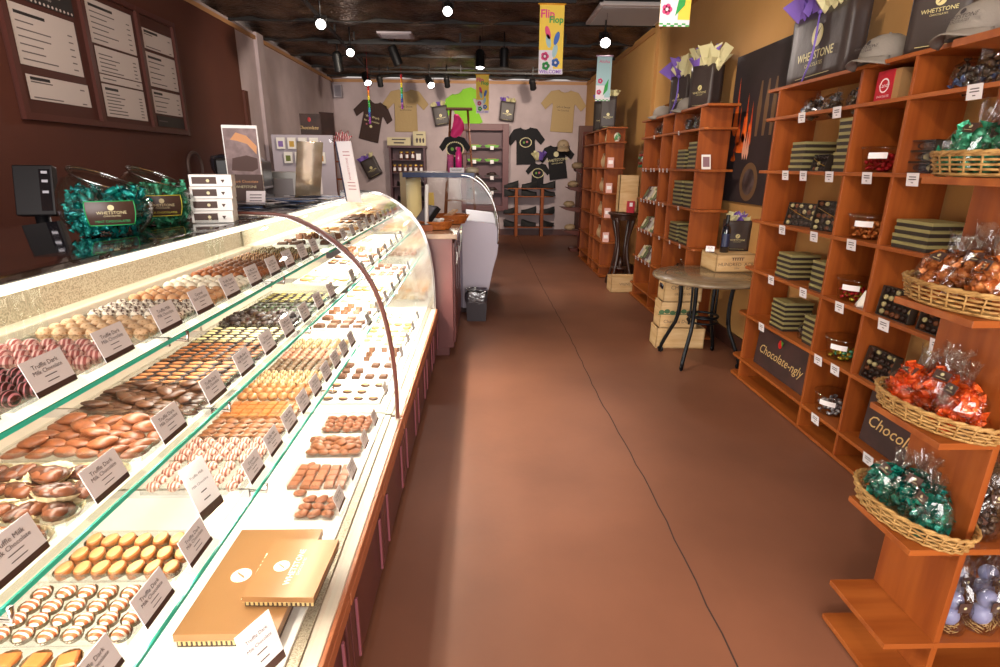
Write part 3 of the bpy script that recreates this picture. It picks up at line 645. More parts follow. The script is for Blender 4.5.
def wicker_basket(label, loc, rz, a, b, h, flare=1.12, rows=6, posts=26, rim=.0075):
    """oval basket: stakes and rows woven in and out, rolled rim"""
    B = thing('wicker_basket', label, 'basket', loc, rz)
    def P(t, z, off=0): k = 1+(flare-1)*z/h; return (a*k*cos(t)+off*cos(t), b*k*sin(t)+off*sin(t), z)
    g = G(); g.lathe([(.0, 0), (.99, 0), (1, .006), (.0, .006)], 32, 0, sx=a, sy=b, cap=False); g.build('bottom', wick, B)
    g = G()
    for i in range(posts):
        t = 2*pi*i/posts; g.tube([P(t, .002), P(t, h*.5), P(t, h)], .0028, 5)
    g.build('stakes', wick, B)
    g = G()
    for r in range(rows):
        z = .006+(h-.012)*r/(rows-1); N = posts*4
        for dz_ in (0,):
            g.tube([P(2*pi*k/N, z, .0045*cos(pi*k/2+pi*(r % 2))) for k in range(N)], .0036, 5, closed=True)
    g.build('woven_rows', wick, B)
    g = G(); N = 60
    for ph in (0, pi): g.tube([P(2*pi*k/N, h+.0035*sin(k*1.6+ph), .0035*cos(k*1.6+ph)) for k in range(N)], rim*.6, 6, closed=True)
    g.build('rim', wick, B); return B
BX = DX-.085
for i, (z, lab, kind, cop) in enumerate(((.53, 'lowest wicker basket, holding bags of green foil candies', 'green', 'basket of green candies'), (.88, 'wicker basket of orange foil candies, second from the floor', 'orange', 'basket of orange candies'),
                                   (1.23, 'wicker basket of copper foil candies, third from the floor', 'copper', 'basket of copper candies'), (1.58, 'topmost wicker basket, holding pale green foil candies', 'emerald', 'topmost basket'))):
    cx, cy = BX+.03, DY+.15
    wicker_basket(lab, (cx, cy, z+.002), radians(98 if i < 2 else 92), .172, .10, .060 if i != 1 else .055, rows=5, posts=24)
    spots_ = [(-.035, .115, .17, 0), (.0, .01, .19, .3), (-.02, -.10, .18, -.2), (.06, .06, .16, .5), (.055, -.06, .17, .1)]
    where = ['far end', 'middle', 'near end', 'wall side, far', 'wall side, near']
    for k, (ox, oy, hh, r_) in enumerate(spots_):
        candy_bag(f'bag of {kind} foil chocolates in the {cop}, {where[k]}', kind, (cx+ox*.95, cy+oy*.9, z+.012), .125, .105, hh*1.12, 24, rz=-pi/2+r_, tilt=(radians(-14+7*k), radians(8-5*k)), seed=i*10+k)

# gold banded boxes in stacks
olive = mat('olive_gold_band', '#9a9160', .4, .25); dkb = mat('dark_box', '#2e241c', .5)
def gbox_data(w, l, h):   # w along y, l deep (x)
    g = G(); g.box(0, l, 0, w, 0, h*.52, 0); g.box(-.002, l+.002, -.002, w+.002, h*.52, h*.97, 1)
    return g.data('gold_banded_box', [dkb, olive])
GB = {}
def stack(desc, x, y, z, n, w=.15, l=.2, h=.036, jit=.004, rz=0):
    key = (w, l, h)
    if key not in GB: GB[key] = gbox_data(w, l, h)
    for k in range(n):
        nm = 'topmost' if k == n-1 else ORD[k]
        put('gold_banded_box', GB[key], (x+random.uniform(0, jit), y+random.uniform(-jit, jit), z+.0005+k*h), (0, 0, rz+random.uniform(-.02, .02)), f'gold-banded box, {nm} of {desc}', 'box')
# price tags hanging on shelf edges
def tag_data(w=.076, h=.056):
    g = G(); M = frame((0, 0, 0), (0, -1, 0), (-.12, 0, 1)); g.box(-w/2, w/2, -h, .004, -.001, 0, 0, M); lines(g, -w*.36, w*.36, [-h*.25, -h*.45], h*.08, M, 1); lines(g, -w*.12, w*.12, [-h*.72], h*.07, M, 1)
    return g.data('price_tag', [mat('tag_white', '#e6e0e4', .5), inkm])
TG = tag_data(); TGS = tag_data(.035, .035)
def ptag(x, y, z, what, small=False, rz=0):
    put('price_tag', TGS if small else TG, (x-.006, y, z-.002), (0, 0, rz), 'white price tag '+what, 'price tag')
def assort(label, loc, w, h, d=.03, lean=.15, rz=-pi/2, nx=5, ny=4, ribbon=True):
    """clear-lidded box of assorted chocolates stood on edge"""
    b = thing('assorted_chocolate_box', label, 'box', loc, rz); b.rotation_euler = (-lean, 0, rz)
    g = G(); t = .003; g.box(-w/2, w/2, 0, d, 0, t); g.box(-w/2, w/2, 0, d, h-t, h); g.box(-w/2, -w/2+t, 0, d, 0, h); g.box(w/2-t, w/2, 0, d, 0, h); g.box(-w/2, w/2, d-t, d, 0, h); g.build('box', dkb, b)
    g = G()
    for i in range(nx):
        for j in range(ny):
            g.ball((-w/2+w*(i+.5)/nx, d*.45, h*(j+.5)/ny), (w/nx*.40, d*.28, h/ny*.38), 8, 5, random.choice((0, 0, 1, 2, 0)))
    g.build('chocolates', [drk, milk, cm('ivory', '#cdbd8a')], b)
    g = G(); g.box(-w/2+.002, w/2-.002, .0015, .003, .002, h-.002); g.build('clear_lid', plasticm, b)
    if ribbon:
        g = G(); g.tube([(-w*.45, 0, h*.75), (-w*.1, -.003, h*.55), (w*.2, -.002, h*.4), (w*.45, 0, h*.3)], .0016, 5); g.build('gold_cord', mat('gold_cord', '#c99a3a', .3, .6), b)
    return b
def tub(label, loc, kind, r=.07, h=.095, n=36, lab2=False, fill=.6):
    b = thing('candy_tub', label, 'tub', loc)
    g = G(); g.lathe([(r*.78, 0), (r*.82, .003), (r, h), (r+.003, h), (r+.003, h-.004)], 28, 0, cap=False); g.lathe([(0.001, .001), (r*.78, .001)], 28, 0, cap=False); g.build('tub_wall', plasticm, b)
    g = G(); g.lathe([(r+.006, h-.006), (r+.006, h+.003), (r*.9, h+.005), (r*.3, h+.007), (.001, h+.0075)], 28, 0, cap=False); g.build('lid', plasticm, b)
    rr = random.Random(int(loc[1]*1000))
    for i in range(n):
        t = i/n; a = rr.uniform(0, 6.28); q = sqrt(rr.random())*(r*.82-.012)
        c = bpy.data.objects.new('foil_candy', CANR[kind if isinstance(kind, str) else kind[i % len(kind)]]); C.objects.link(c); c.parent = b
        c.location = (q*cos(a), q*sin(a), .013+t*h*fill); c.rotation_euler = (a, q*50, a*3)
    g = G(); 
    def lf(u, v): a = pi+.25+u*.85; rr_ = r+.0012; return (rr_*cos(a), rr_*sin(a), h*.55+v*.030)
    g.grid(lf, 8, 1); g.build('label', paper, b)
    return b
def Ya(px, py, x=2.04): return atx(px, py, x).y
Z1, Z2, Z3, Z4, Z5, Z6, Z7 = 1.93, 1.58, 1.23, .88, .53, .18, .03
fx = AX+.03
# row 1
for k, (px, s) in enumerate(((805, 1), (824, 2), (848, 3))):
    candy_bag(f'bag of dark sweets on the near shelving top row, {["farthest", "middle", "nearest"][k]} of three', ['dark', 'silver', 'dark'], (fx+.05, Ya(px, 100), Z1+.002), .15, .1, .13, 14, rz=-pi/2, seed=40+k, tagged=False, tilt=(0, radians(50)))
rb = thing('red_gift_box', 'red and kraft gift box standing in a top cubby', 'box', (fx+.02, Ya(886, 85), Z1+.001), -pi/2)
g = G(); g.box(-.085, .085, 0, .10, 0, .145); g.build('box', mat('kraft', '#a07a4e', .7), rb)
g = G(); g.box(-.086, .04, -.0015, 0, .0, .146, 0); M = frame((-.023, -.0016, .075), (1, 0, 0), (0, 0, 1)); disc(g, .035, M, 1); disc(g, .028, M, 0, ext=.0009); text(g, 'Candy', .03, M, 1, ext=.0012); text(g, 'CHOCOLATES', .014, M @ Matrix.Translation((0, -.052, 0)), 1); g.build('red_panel', [mat('red_print', '#b5182c', .5), paper], rb)
for k, px in enumerate((955, 990)):
    candy_bag(f'clear bag of blue and dark candies in the near top cubby, {["farther", "nearer"][k]} one', ['dark', 'blue', 'dark'], (fx+.05, Ya(px, 80), Z1+.002), .17, .12, .17, 18, rz=-pi/2+.2, seed=50+k, tagged=False, tilt=(0, radians(35-30*k)))
# row 2
stack('the short stack in the second row of near shelving', fx, Ya(803, 168), Z2, 5, .15, .2, .036)
assort('open assortment box leaning between two stacks in the second row', (fx+.02, Ya(815, 168), Z2+.002), .15, .10, .04, .2, -pi/2, 5, 3)
stack('the tall stack in the second row of near shelving', fx-.005, Ya(851, 168), Z2, 8, .15, .2, .036)
tub('clear tub of red foil candies in a middle cubby', (fx+.085, 2.975, Z2+.001), 'red', .104, .125, 73)
for k in range(3): assort(f'small dark assortment box stacked in the cubby beside the red tub, {["lowest", "middle", "topmost"][k]}', (fx+.03, Ya(912, 168)-.0, Z2+.002+k*.05), .17, .048, .12, 0, -pi/2, 5, 1, False)
assort('upright dark assortment box at the back of the cubby behind the top basket', (fx+.1, Ya(912, 168)-.16, Z2+.002), .13, .13, .04, .1, -pi/2, 4, 4, False)
# row 3
assort('smaller clear-lidded assortment stood on the third row, farther of the pair', (fx+.05, Ya(790, 228), Z3+.002), .21, .15, .035, .18, -pi/2+.35, 6, 4)
assort('larger clear-lidded assortment with gold cord, nearer of the pair', (fx+.06, Ya(821, 232), Z3+.002), .28, .18, .035, .15, -pi/2+.3, 7, 5)
tub('clear tub of copper foil candies in a middle cubby', (fx+.085, 2.975, Z3+.001), 'copper', .104, .125, 73)
stack('the four-high stack behind the copper candy basket', fx, Ya(929, 245), Z3, 4, .22, .18, .034)
stack('the near-end low stack behind the copper basket', fx+.02, 2.0, Z3, 5, .2, .2, .036)
# row 4
stack('the farther stack in the fourth row', fx, Ya(789, 283), Z4, 5, .17, .19, .034, rz=.0)
stack('the nearer stack in the fourth row', fx, Ya(827, 290), Z4, 5, .17, .2, .036)
tub('clear tub of red and gold candies in a middle cubby', (fx+.085, 2.975, Z4+.001), ('red', 'red', 'gold'), .104, .125, 48, fill=.45)
g = G(); g.grid(lambda u, v: (.01*sin(u*9)+.02*v, -.04+u*.07*(1-.5*v), .09*v), 6, 4); tag(g.build('paper_pouch', white, None, (fx+.0, 2.82, Z4+.002), solid=.003), 'small white paper pouch beside the red and gold tub', 'pouch')
assort('clear-lidded box of dark chocolates stood in the fourth row', (fx, Ya(892, 318), Z4+.002), .22, .15, .04, .1, -pi/2, 6, 4, False)
assort('second box of dark chocolates half behind the orange basket', (fx, Ya(935, 330), Z4+.002), .2, .13, .04, .1, -pi/2, 6, 4, False)
# row 5
stack('the farther stack in the fifth row', fx, Ya(783, 330), Z5, 6, .17, .19, .033)
candy_bag('crumpled clear bag of dark sweets between two box stacks', 'dark', (fx+.07, Ya(797, 336), Z5+.002), .13, .1, .16, 12, rz=-pi/2, seed=61, tagged=False)
stack('the nearer stack in the fifth row', fx+.01, Ya(817, 345), Z5, 5, .17, .2, .036)
tub('clear tub of green and gold candies with two white labels', (fx+.085, 2.975, Z5+.001), ('gold', 'emerald', 'gold'), .104, .125, 35, fill=.3)
assort('dark assortment box stood in the fifth row behind the orange basket', (fx, Ya(875, 372), Z5+.002), .2, .17, .04, .15, -pi/2, 5, 5, False)
# row 6
def sign(label, loc, w, h, body2, berry, rz=-pi/2):
    s = thing('chocolate_sign', label, 'sign', loc, rz); s.rotation_euler = (-.06, 0, rz)
    g = G(); g.box(-w/2, w/2, 0, .012, 0, h, 0); g.build('panel', mat('sign_brown', '#33201e', .6, noise=(5, '#4a2c28', .4, .7)), s, bev=.002)
    M = frame((0, 0, h*.42), (1, 0, -.0), (0, 0, 1)); g = G(); text(g, body2, h*.30, M, 0, shear=.35); g.build('lettering', mat('gold_lettering', '#d9b878', .4, .2), s)
    g = G(); g.ball((berry, -.004, h*.76), (h*.075, .006, h*.10), 12, 8, 0); g.add([(berry+h*.02, -.008, h*.86), (berry+h*.14, -.008, h*.84), (berry+h*.1, -.008, h*.72), (berry+h*.05, -.006, h*.8)], [(0, 1, 2, 3)], 1); g.build('strawberry', [mat('strawberry', '#c41f22', .3), mat('berry_leaf', '#4f8a2a', .5)], s)
sign('brown sign lettered Chocolate with a strawberry, in the bottom left cubby', (fx+.03, 3.54, Z6+.003), .66, .31, 'Chocolate-ngly', -.02)
sign('brown Chocolate sign partly hidden behind the green candy basket', (fx+.03, 2.33, Z6+.003), .62, .31, 'Chocolate-ngly', -.0)
tub('clear tub of silver candies in the lowest middle cubby', (fx+.085, 2.975, Z6+.001), 'silver', .104, .125, 64, fill=.55)
# tags on the long unit
for px, py, z, what in ((803, 112, Z1, 'under the farthest bag of dark sweets'), (838, 108, Z1, 'under the nearest bag of dark sweets'), (976, 88, Z1, 'under the blue and dark candies'),
    (786, 173, Z2, 'under the short box stack in the second row'), (804, 173, Z2, 'under the open assortment box'), (830, 174, Z2, 'under the tall box stack'), (868, 174, Z2, 'under the red candy tub'), (914, 175, Z2, 'beside the topmost basket'),
    (783, 226, Z3, 'under the smaller clear-lidded assortment'), (815, 232, Z3, 'under the larger clear-lidded assortment'), (853, 238, Z3, 'under the copper candy tub'),
    (772, 276, Z4, 'under the farther stack of the fourth row'), (804, 289, Z4, 'under the nearer stack of the fourth row'), (841, 301, Z4, 'under the red and gold tub'), (885, 320, Z4, 'under the box of dark chocolates'), (938, 342, Z4, 'behind the orange candy basket'),
    (762, 325, Z5, 'under the farther stack of the fifth row'), (819, 357, Z5, 'under the green and gold tub, left'), (836, 366, Z5, 'under the green and gold tub, right'), (816, 416, Z6, 'under the silver candy tub'), (870, 453, Z6, 'by the half-hidden Chocolate sign')):
    ptag(AX, atx(px, py, AX).y, z, what)
put('price_card', card_data(.06, .09, 1), (2.06, 4.05, Z5+.001), (0, 0, pi), 'white card standing on the fifth side shelf by the table', 'price card')
put('price_card', card_data(.05, .07, 1), (2.08, 4.04, Z3+.001), (0, 0, pi), 'white card standing on the third side shelf by the gift bag', 'price card')
# ---------------------------------------------------------------- gift bags, caps
def tissue(name, m, par, loc, s, seed):
    rr = random.Random(seed); g = G()
    for q in range(3):
        a0 = rr.uniform(0, 6.28); M = Matrix.Translation((rr.uniform(-.2, .2)*s, 0, 0)) @ Matrix.Rotation(a0, 4, 'Z') @ Matrix.Rotation(rr.uniform(-.3, .3), 4, 'X')
        n = 9; vs = [(0, 0, -.3*s)]; 
        for k in range(n): a = 2*pi*k/n; r = s*(.32+.3*(k % 2)*rr.uniform(.4, 1)); vs.append((r*cos(a), r*sin(a)*.6, s*(.15+rr.uniform(-.05, .45))))
        for k in range(n): a = 2*pi*k/n; vs.append((s*.22*cos(a), s*.14*sin(a), -.05*s))
        g.add(vs, [(0, 1+n+k, 1+n+(k+1) % n) for k in range(n)]+[(1+n+k, 1+k, 1+(k+1) % n, 1+n+(k+1) % n) for k in range(n)], 0, False, M)
    return g.build(name, m, par, loc, solid=.0015)
def gift_bag(label, loc, rz, w, h, d, tis=(purple, yellowt, yellowt), ribbon=False, logos=True, m=darkbag, tilt=(0, 0), seed=1, handles=False, tsz=1):
    b = thing('gift_bag', label, 'bag', loc, rz); b.rotation_euler = (tilt[0], tilt[1], rz)
    g = G(); t = .003
    fw = lambda z: w/2*(1+.03*z/h)
    def side(y, s): g.grid(lambda u, v: (-fw(v*h)+2*fw(v*h)*u, y+s*(.006*sin(u*7+v*3)*v), v*h), 8, 8, 0, sm=True)
    side(0, 1); side(d, 1)
    for s in (-1, 1): g.grid(lambda u, v, s=s: (s*(fw(v*h)-.012*sin(pi*u)*v), d*u, v*h), 4, 4, 0, sm=True)
    g.box(-w/2, w/2, 0, d, 0, .002); g.build('bag_body', m, b, solid=.002)
    if logos:
        g = G(); M = frame((0, -.006, h*.36), (1, 0, 0), (0, 0, 1)); logo(g, w*.56, M, 0, 1)
        rect(g, -w*.3, w*.3, -h*.30, -h*.293, M, 0); g.build('printed_logo', [mat('gold_print', '#d6cb92', .4, .1), darkbag], b)
    for k, m_ in enumerate(tis):
        tissue('tissue_paper', m_, b, ((-.30+.3*k)*w, d*.5, h*1.0), w*.42*tsz, seed*7+k)
    if ribbon:
        g = G(); g.tube([(0, -.012, h*.97), (.006, -.018, h*.7), (-.004, -.016, h*.45), (-.03, -.02, h*.2), (-.07, -.03, -.02)], .005, 5); g.tube([(0, -.012, h*.95), (.02, -.02, h*.6), (.004, -.02, h*.3), (-.045, -.03, 0.02)], .003, 5); g.ball((0, -.012, h*.97), (.022, .012, .016), 8, 6); g.build('ribbon', mat('purple_ribbon', '#7c63c4', .35), b)
    if handles:
        g = G()
        for y in (0, d): g.tube([(-w*.2, y, h), (-w*.17, y, h+.07), (w*.17, y, h+.07), (w*.2, y, h)], .003, 5)
        g.build('handle', blackm, b)
    return b
capm = mat('cap_cloth', '#827a72', .8, bump=(200, .3)); capd = mat('cap_under', '#23222c', .8)
def cap(label, loc, rz, s=1.0, group=None, m=None, tilt=0):
    b = thing('baseball_cap', label, 'cap', loc, rz, group); b.rotation_euler = (tilt, 0, rz); r = .09*s
    g = G(); g.lathe([(r, 0), (r*1.01, .03*s), (r*.94, .06*s), (r*.75, .088*s), (r*.42, .105*s), (.004, .11*s)], 20, 0, sy=1.12, cap=False); g.build('crown', m or capm, b, solid=.002)
    g = G(); g.lathe([(.006*s, .108*s), (.005*s, .116*s), (.001, .117*s)], 8); g.build('button', m or capm, b)
    def br(u, v): a = pi+.5+u*(pi-1.0); e = r*.98+v*.048*s*sin(pi*(.1+.8*u))**.8; return (e*cos(a), e*1.12*sin(a), .018*s-.012*s*v-.03*s*abs(cos(a))*v)
    g = G(); g.grid(br, 14, 4); g.build('brim', [m or capm, capd], b, solid=.004)
    g = G(); M = frame((0, -r*1.06, .055*s), (1, 0, 0), (0, .45, 1)); text(g, 'WHETSTONE', .021*s, M, 0, ext=.004); text(g, 'CHOCOLATES', .013*s, M @ Matrix.Translation((0, -.015*s, 0)), 0, ext=.004); disc(g, .009*s, M @ Matrix.Translation((0, .02*s, 0)), 0, ext=.003); g.build('embroidery', mat('cap_thread', '#3a3234', .8), b)
    return b
TOPZ = 2.121
gift_bag('big dark WHETSTONE gift bag with purple ribbon on top of the near shelving', (2.03, 3.64, TOPZ), -pi/2-.05, .66, .39, .10, ribbon=True, seed=3, handles=True, tsz=1.1)
cap('grey cap beside the big gift bag on top of the near shelving', (2.08, Ya(880, 68)+.03, TOPZ), -pi/2+.1, 1.25)
gift_bag('tall dark gift bag between two caps on top of the near shelving', (2.10, 2.78, TOPZ), -pi/2+.5, .24, .5, .12, seed=5, logos=True, tis=(yellowt,))
cap('grey cap nearest the camera on top of the near shelving', (2.07, 2.47, TOPZ), -pi/2+.1, 1.3)
gift_bag('dark gift bag at the right picture edge on top of the near shelving', (2.14, 2.04, TOPZ), -pi/2+.2, .24, .46, .1, seed=8, tis=(yellowt,), logos=False)
# on the shelving beyond the table
gift_bag('dark gift bag with purple and cream tissue on the second shelving, nearer', (1.98, 5.38, TOPZ), -pi/2+.5, .24, .36, .15, seed=11, ribbon=False, tsz=3.2)
gift_bag('dark gift bag with ribbon and cream tissue on the second shelving, farther', (1.98, 5.98, TOPZ), -pi/2+.4, .24, .36, .14, seed=13, ribbon=True, tsz=3.2)
cap('grey cap between the gift bags on the second shelving', (1.99, 5.66, TOPZ), -pi/2-.4, 1.1)
cap('dark grey cap at the far end of the second shelving top', (1.99, 6.45, TOPZ), -pi/2-.4, 1.1)
gift_bag('dark gift bag with cream tissue on the farthest shelving, nearer', (1.80, 8.45, TOPZ), -.2, .22, .44, .14, seed=17, tsz=2)
gift_bag('dark gift bag with purple tissue on the farthest shelving, farther', (1.84, 9.1, TOPZ), -.5, .26, .44, .14, seed=19, tsz=2)

# ---------------------------------------------------------------- second unit contents
UX = 1.9; bx = UX+.025
stack('the left stack second row, second shelving', bx, 5.45, Z2, 5, .2, .2, .036); stack('the right stack second row, second shelving', bx, 5.16, Z2, 6, .2, .2, .04)
stack('the left stack third row, second shelving', bx, 5.45, Z3, 6, .22, .2, .040); stack('the right stack third row, second shelving', bx, 5.15, Z3, 6, .22, .2, .040)
stack('the left stack fourth row, second shelving', bx, 5.46, Z4, 5, .22, .2, .037); stack('the right stack fourth row, second shelving', bx, 5.15, Z4, 4, .22, .2, .04)
for k, (y, z, wh) in enumerate(((5.58, Z1, 'top row left'), (5.3, Z1, 'top row right'), (6.3, Z1, 'top row far bay'), (6.55, Z1, 'top row far end'), (6.35, Z2, 'second row'), (5.5, Z5, 'fifth row'))):
    candy_bag(f'crumpled clear bag of dark sweets in the second shelving, {wh}', ['dark', 'silver', 'dark'], (bx+.08, y, z+.002), .2, .13, .16, 12, rz=-pi/2, seed=70+k, tagged=False, tilt=(0, radians(30)))
candy_bag('small pink wrapped bag in the narrow top cubby of the second shelving', 'red', (bx+.08, 5.95, Z1+.002), .12, .1, .15, 12, rz=-pi/2, seed=81, tagged=False)
barm = [mat('bar_silver', '#b9b4b4', .3, .4), mat('bar_brown', '#3f2a22', .4), mat('bar_green', '#5d6a3c', .4), mat('bar_cream', '#cfc3a4', .5)]
def bar_data(k):
    g = G(); g.box(0, .012, -.04, .04, 0, .16, 0); g.box(-.0006, 0, -.034, .034, .03, .12, 1); return g.data('chocolate_bar', [barm[k % 4], barm[(k+1) % 4]])
BD = [bar_data(k) for k in range(4)]
for r, (z, rn) in enumerate(((Z3, 'third'), (Z4, 'fourth'), (Z5, 'fifth'))):
    for q in range(6):
        for k in range(3):
            put('chocolate_bar', BD[(q+r) % 4], (bx-.015+k*.03, 6.18+q*.10, z+.002), (0, radians(28), 0), f'chocolate bar in the {rn} row of the second shelving, {["first", "second", "third", "fourth", "fifth", "sixth"][q]} column from near', 'chocolate bar', f'bars in the {rn} row, column {q+1}')
for z, rn, ys in ((Z1, 'top', (5.6, 6.4)), (Z2, 'second', (5.85, 5.98, 6.1, 6.3, 6.42, 6.62, 6.74)), (Z3, 'third', (5.40, 5.88, 6.02, 6.2, 6.33, 6.46, 6.6, 6.72)), (Z4, 'fourth', (5.25, 5.55, 5.9, 6.2, 6.33, 6.46, 6.6, 6.72)), (Z5, 'fifth', (6.18, 6.33, 6.48, 6.63, 6.74))):
    for i, y in enumerate(ys): ptag(UX, y, z, f'of the {rn} row in the second shelving, {i+1 if False else ["nearest", "second from near", "third from near", "fourth from near", "fifth from near", "sixth from near", "seventh from near", "farthest"][i]}', True)
put('chocolate_sign', BD[1], (0, 0, -5), (0, 0, 0), 'x', 'x') if False else None
g = G(); M = frame((0, 0, 0), (1, 0, 0), (0, .3, 1)); g.box(-.04, .04, 0, .13, -.012, 0, 0, M); rect(g, -.03, .03, .02, .11, M, 1); tag(g.build('leaflet_holder', [white, mat('leaflet_print', '#8a6a72', .5)], None, (1.98, 5.02, Z2+.001)), 'white leaflet leaning on the side shelf of the second shelving', 'leaflet')
# third unit contents: kraft packets and pink-white boxes
kr = mat('kraft_packet', '#bfa27c', .7, bump=(40, .4)); pw = mat('pink_white_box', '#d9a8a0', .5)
def packet_data():
    g = G(); g.grid(lambda u, v: (.02*sin(pi*u)*sin(pi*min(v*1.3, 1)), -.06+.12*u, .2*v), 6, 6, 0); g.grid(lambda u, v: (-.03*sin(pi*u)*sin(pi*min(v*1.3, 1)), .06-.12*u, .2*v), 6, 6, 0); return g.data('kraft_packet', [kr])
PD = packet_data(); g = G(); g.box(0, .03, -.045, .045, 0, .14, 0); g.box(-.0008, 0, -.03, .03, .05, .10, 1); BXD = g.data('slim_box', [pw, paper])
for r, (z, rn) in enumerate(((Z2, 'second'), (Z3, 'third'), (Z4, 'fourth'), (Z5, 'fifth'))):
    for k in range(5):
        put('kraft_packet', PD, (1.80, 8.2+k*.15, z+.001), (0, 0, .1*sin(k*3)), f'kraft paper packet in the {rn} row of the farthest shelving', 'packet', f'kraft packets in the {rn} row of the farthest shelving')
    put('slim_box', BXD, (1.79, 8.03, z+.001), (0, radians(12), pi/2-.2), f'pink and white slim box, {rn} side shelf of the farthest shelving', 'box')
g = G(); g.ball((0, 0, .06), (.05, .05, .06), 14, 10, 0, jit=.03); g.lathe([(.03, 0), (.03, .01)], 12, 1); tag(g.build('snow_globe', [mat('globe_green', '#4f8a5a', .2, noise=(20, '#d9d0c0', .45, .55)), white], None, (1.86, 8.03, Z1+.001)), 'small green and white globe on the top side shelf of the farthest shelving', 'ornament')
for k in range(3): put('chocolate_bar', BD[k], (1.77, 8.25+k*.07, Z1+.001), (0, radians(8), 0), 'small packet standing in the top row of the farthest shelving', 'packet', 'packets in the top row of the farthest shelving')
# ---------------------------------------------------------------- bays of the near end unit
eggm = mat('lavender_egg', '#8f93b8', .35); strawm = mat('paper_straw', '#c9a468', .7)
def egg_bag(label, loc, seed):
    b = thing('egg_bag', label, 'bag', loc); rr = random.Random(seed)
    o = bpy.data.objects.new('film', bag_film(.1, .09, .26, .72, .5, seed)); C.objects.link(o); o.parent = b
    for z, r in ((.055, .030), (.112, .028)): g = G(); g.ball((rr.uniform(-.006, .006), 0, z), (r, r, r*1.15), 14, 10); g.build('chocolate_egg', eggm, b)
    g = G()
    for i in range(46):
        a = rr.uniform(0, 6.28); q = rr.uniform(.01, .04); z = rr.uniform(.004, .034); a2 = a+rr.uniform(.5, 1.4)
        g.tube([(q*cos(a), q*sin(a), z), (q*1.1*cos((a+a2)/2), q*1.1*sin((a+a2)/2), z+.008), (q*cos(a2), q*sin(a2), z)], .0012, 4)
    g.build('paper_straw', strawm, b)
    g = G(); M = frame((0, -.041, .115), (1, 0, 0), (0, 0, 1)); g.box(-.02, .02, -.018, .018, -.001, 0, 0, M); disc(g, .005, M, 1); g.build('brand_tag', [brownm, cream], b)
for i in range(4):
    for j in range(2): egg_bag(f'clear bag with two lavender eggs on straw, {["front", "second"][j]} row, {["leftmost", "second", "third", "fourth"][i]}', (DX+.085+i*.105, DY+.06+j*.11, Z6+.001), 200+i*3+j)
for i in range(3):
    for j in range(2): candy_bag(f'clear bag of dark round chocolates above the egg bags, {["front", "rear"][j]} {["left", "middle", "right"][i]}', 'dark', (DX+.10+i*.13, DY+.06+j*.11, Z5+.001), .11, .08, .24, 22, seed=300+i*2+j, tagged=True, cans=CANR)

# ---------------------------------------------------------------- poster on the ochre wall
P = thing('fireside_poster', 'dark poster of flames and dipped fruit on the ochre wall', 'poster', (WX-.001, 4.72, 1.30), -pi/2)
g = G(); g.box(-.62, .36, -.02, 0, .0, 1.24, 0); g.build('panel', mat('poster_dark', '#33262a', .7, noise=(2, '#1f1719', .3, .7)), P)
fl = [mat('flame_orange', '#ec6a20', .5, noise=(9, '#b03a16', .4, .6)), mat('flame_pale', '#d9a08a', .5), mat('poster_grey', '#5a4f50', .4, noise=(8, '#2a2124')), mat('poster_tan', '#6a5038', .5)]
g = G(); rr = random.Random(4)
for x, z, w_, h_, m_ in ((-.50, .62, .10, .44, 0), (-.42, .52, .09, .30, 0), (-.30, .55, .10, .36, 0), (-.20, .5, .08, .34, 0), (-.34, .44, .28, .16, 0), (-.46, .36, .10, .08, 0)):
    vs = [(x-w_/2, -.021, z), (x-w_*.3, -.021, z+h_*.5), (x-w_*.1, -.021, z+h_*.4), (x+w_*.05, -.021, z+h_), (x+w_*.3, -.021, z+h_*.5), (x+w_/2, -.021, z), (x+w_*.2, -.021, z-h_*.12), (x-w_*.2, -.021, z-h_*.1)]
    g.add(vs, [tuple(range(8))], m_)
for x in (-.27, -.23, -.19): g.add([(x-.025, -.0215, .42), (x, -.0215, .60), (x+.02, -.0215, .42), (x, -.0215, .36)], [(0, 1, 2, 3)], 1)
M = frame((-.1, -.0212, .18), (1, 0, 0), (0, 0, 1)); disc(g, .16, M, 3, 30, ext=0); disc(g, .11, M, 2, 30, ext=.0005)
for x in (-.08, .04, .16): g.add([(x-.02, -.0215, .55), (x-.035, -.0215, .78), (x-.012, -.0215, .98), (x+.012, -.0215, .98), (x+.035, -.0215, .78), (x+.02, -.0215, .55)], [tuple(range(6))], 3)
g.build('picture', fl, P)

# ---------------------------------------------------------------- round table
ironm = mat('wrought_iron', '#17191d', .4, .6); stone = mat('stone_top', '#8f7c62', .25, noise=(6, '#6e5f4a', .3, .7), coat=.3)
TX, TY = 1.85, 4.40
T = thing('bistro_table', 'round stone-topped table on a curved black iron base', 'table', (TX, TY, 0))
g = G(); g.lathe([(.36, .715), (.43, .718), (.442, .73), (.442, .742), (.432, .75), (.001, .75)], 48); g.build('tabletop', stone, T)
g = G(); g.lathe([(.33, .7502), (.335, .7506), (.34, .7502)], 48, cap=False); g.build('inlay_ring', mat('inlay_dark', '#4c4034', .3), T)
for k in range(4):
    a = pi/4+k*pi/2+.05; L_ = []
    for s in range(13):
        t = s/12; z = .012+.70*t; r = .33*(1-t)**1.4+.095*sin(pi*t)**.6*.6+.26*max(0, t-.42)**1.3*1.55+.02; L_.append((r*cos(a), r*sin(a), z))
    g = G(); g.tube(L_, .0165, 7)
    for off in (.03,): g.tube([(x+off*sin(a), y-off*cos(a), z) for x, y, z in L_[6:]], .009, 6)
    c0 = .345
    g.tube([(c0*cos(a)+.02*cos(q)*cos(a), c0*sin(a)+.02*cos(q)*sin(a), .025+.02*sin(q)) for q in [x*.6 for x in range(10)]], .010, 6); g.build('leg', ironm, T)
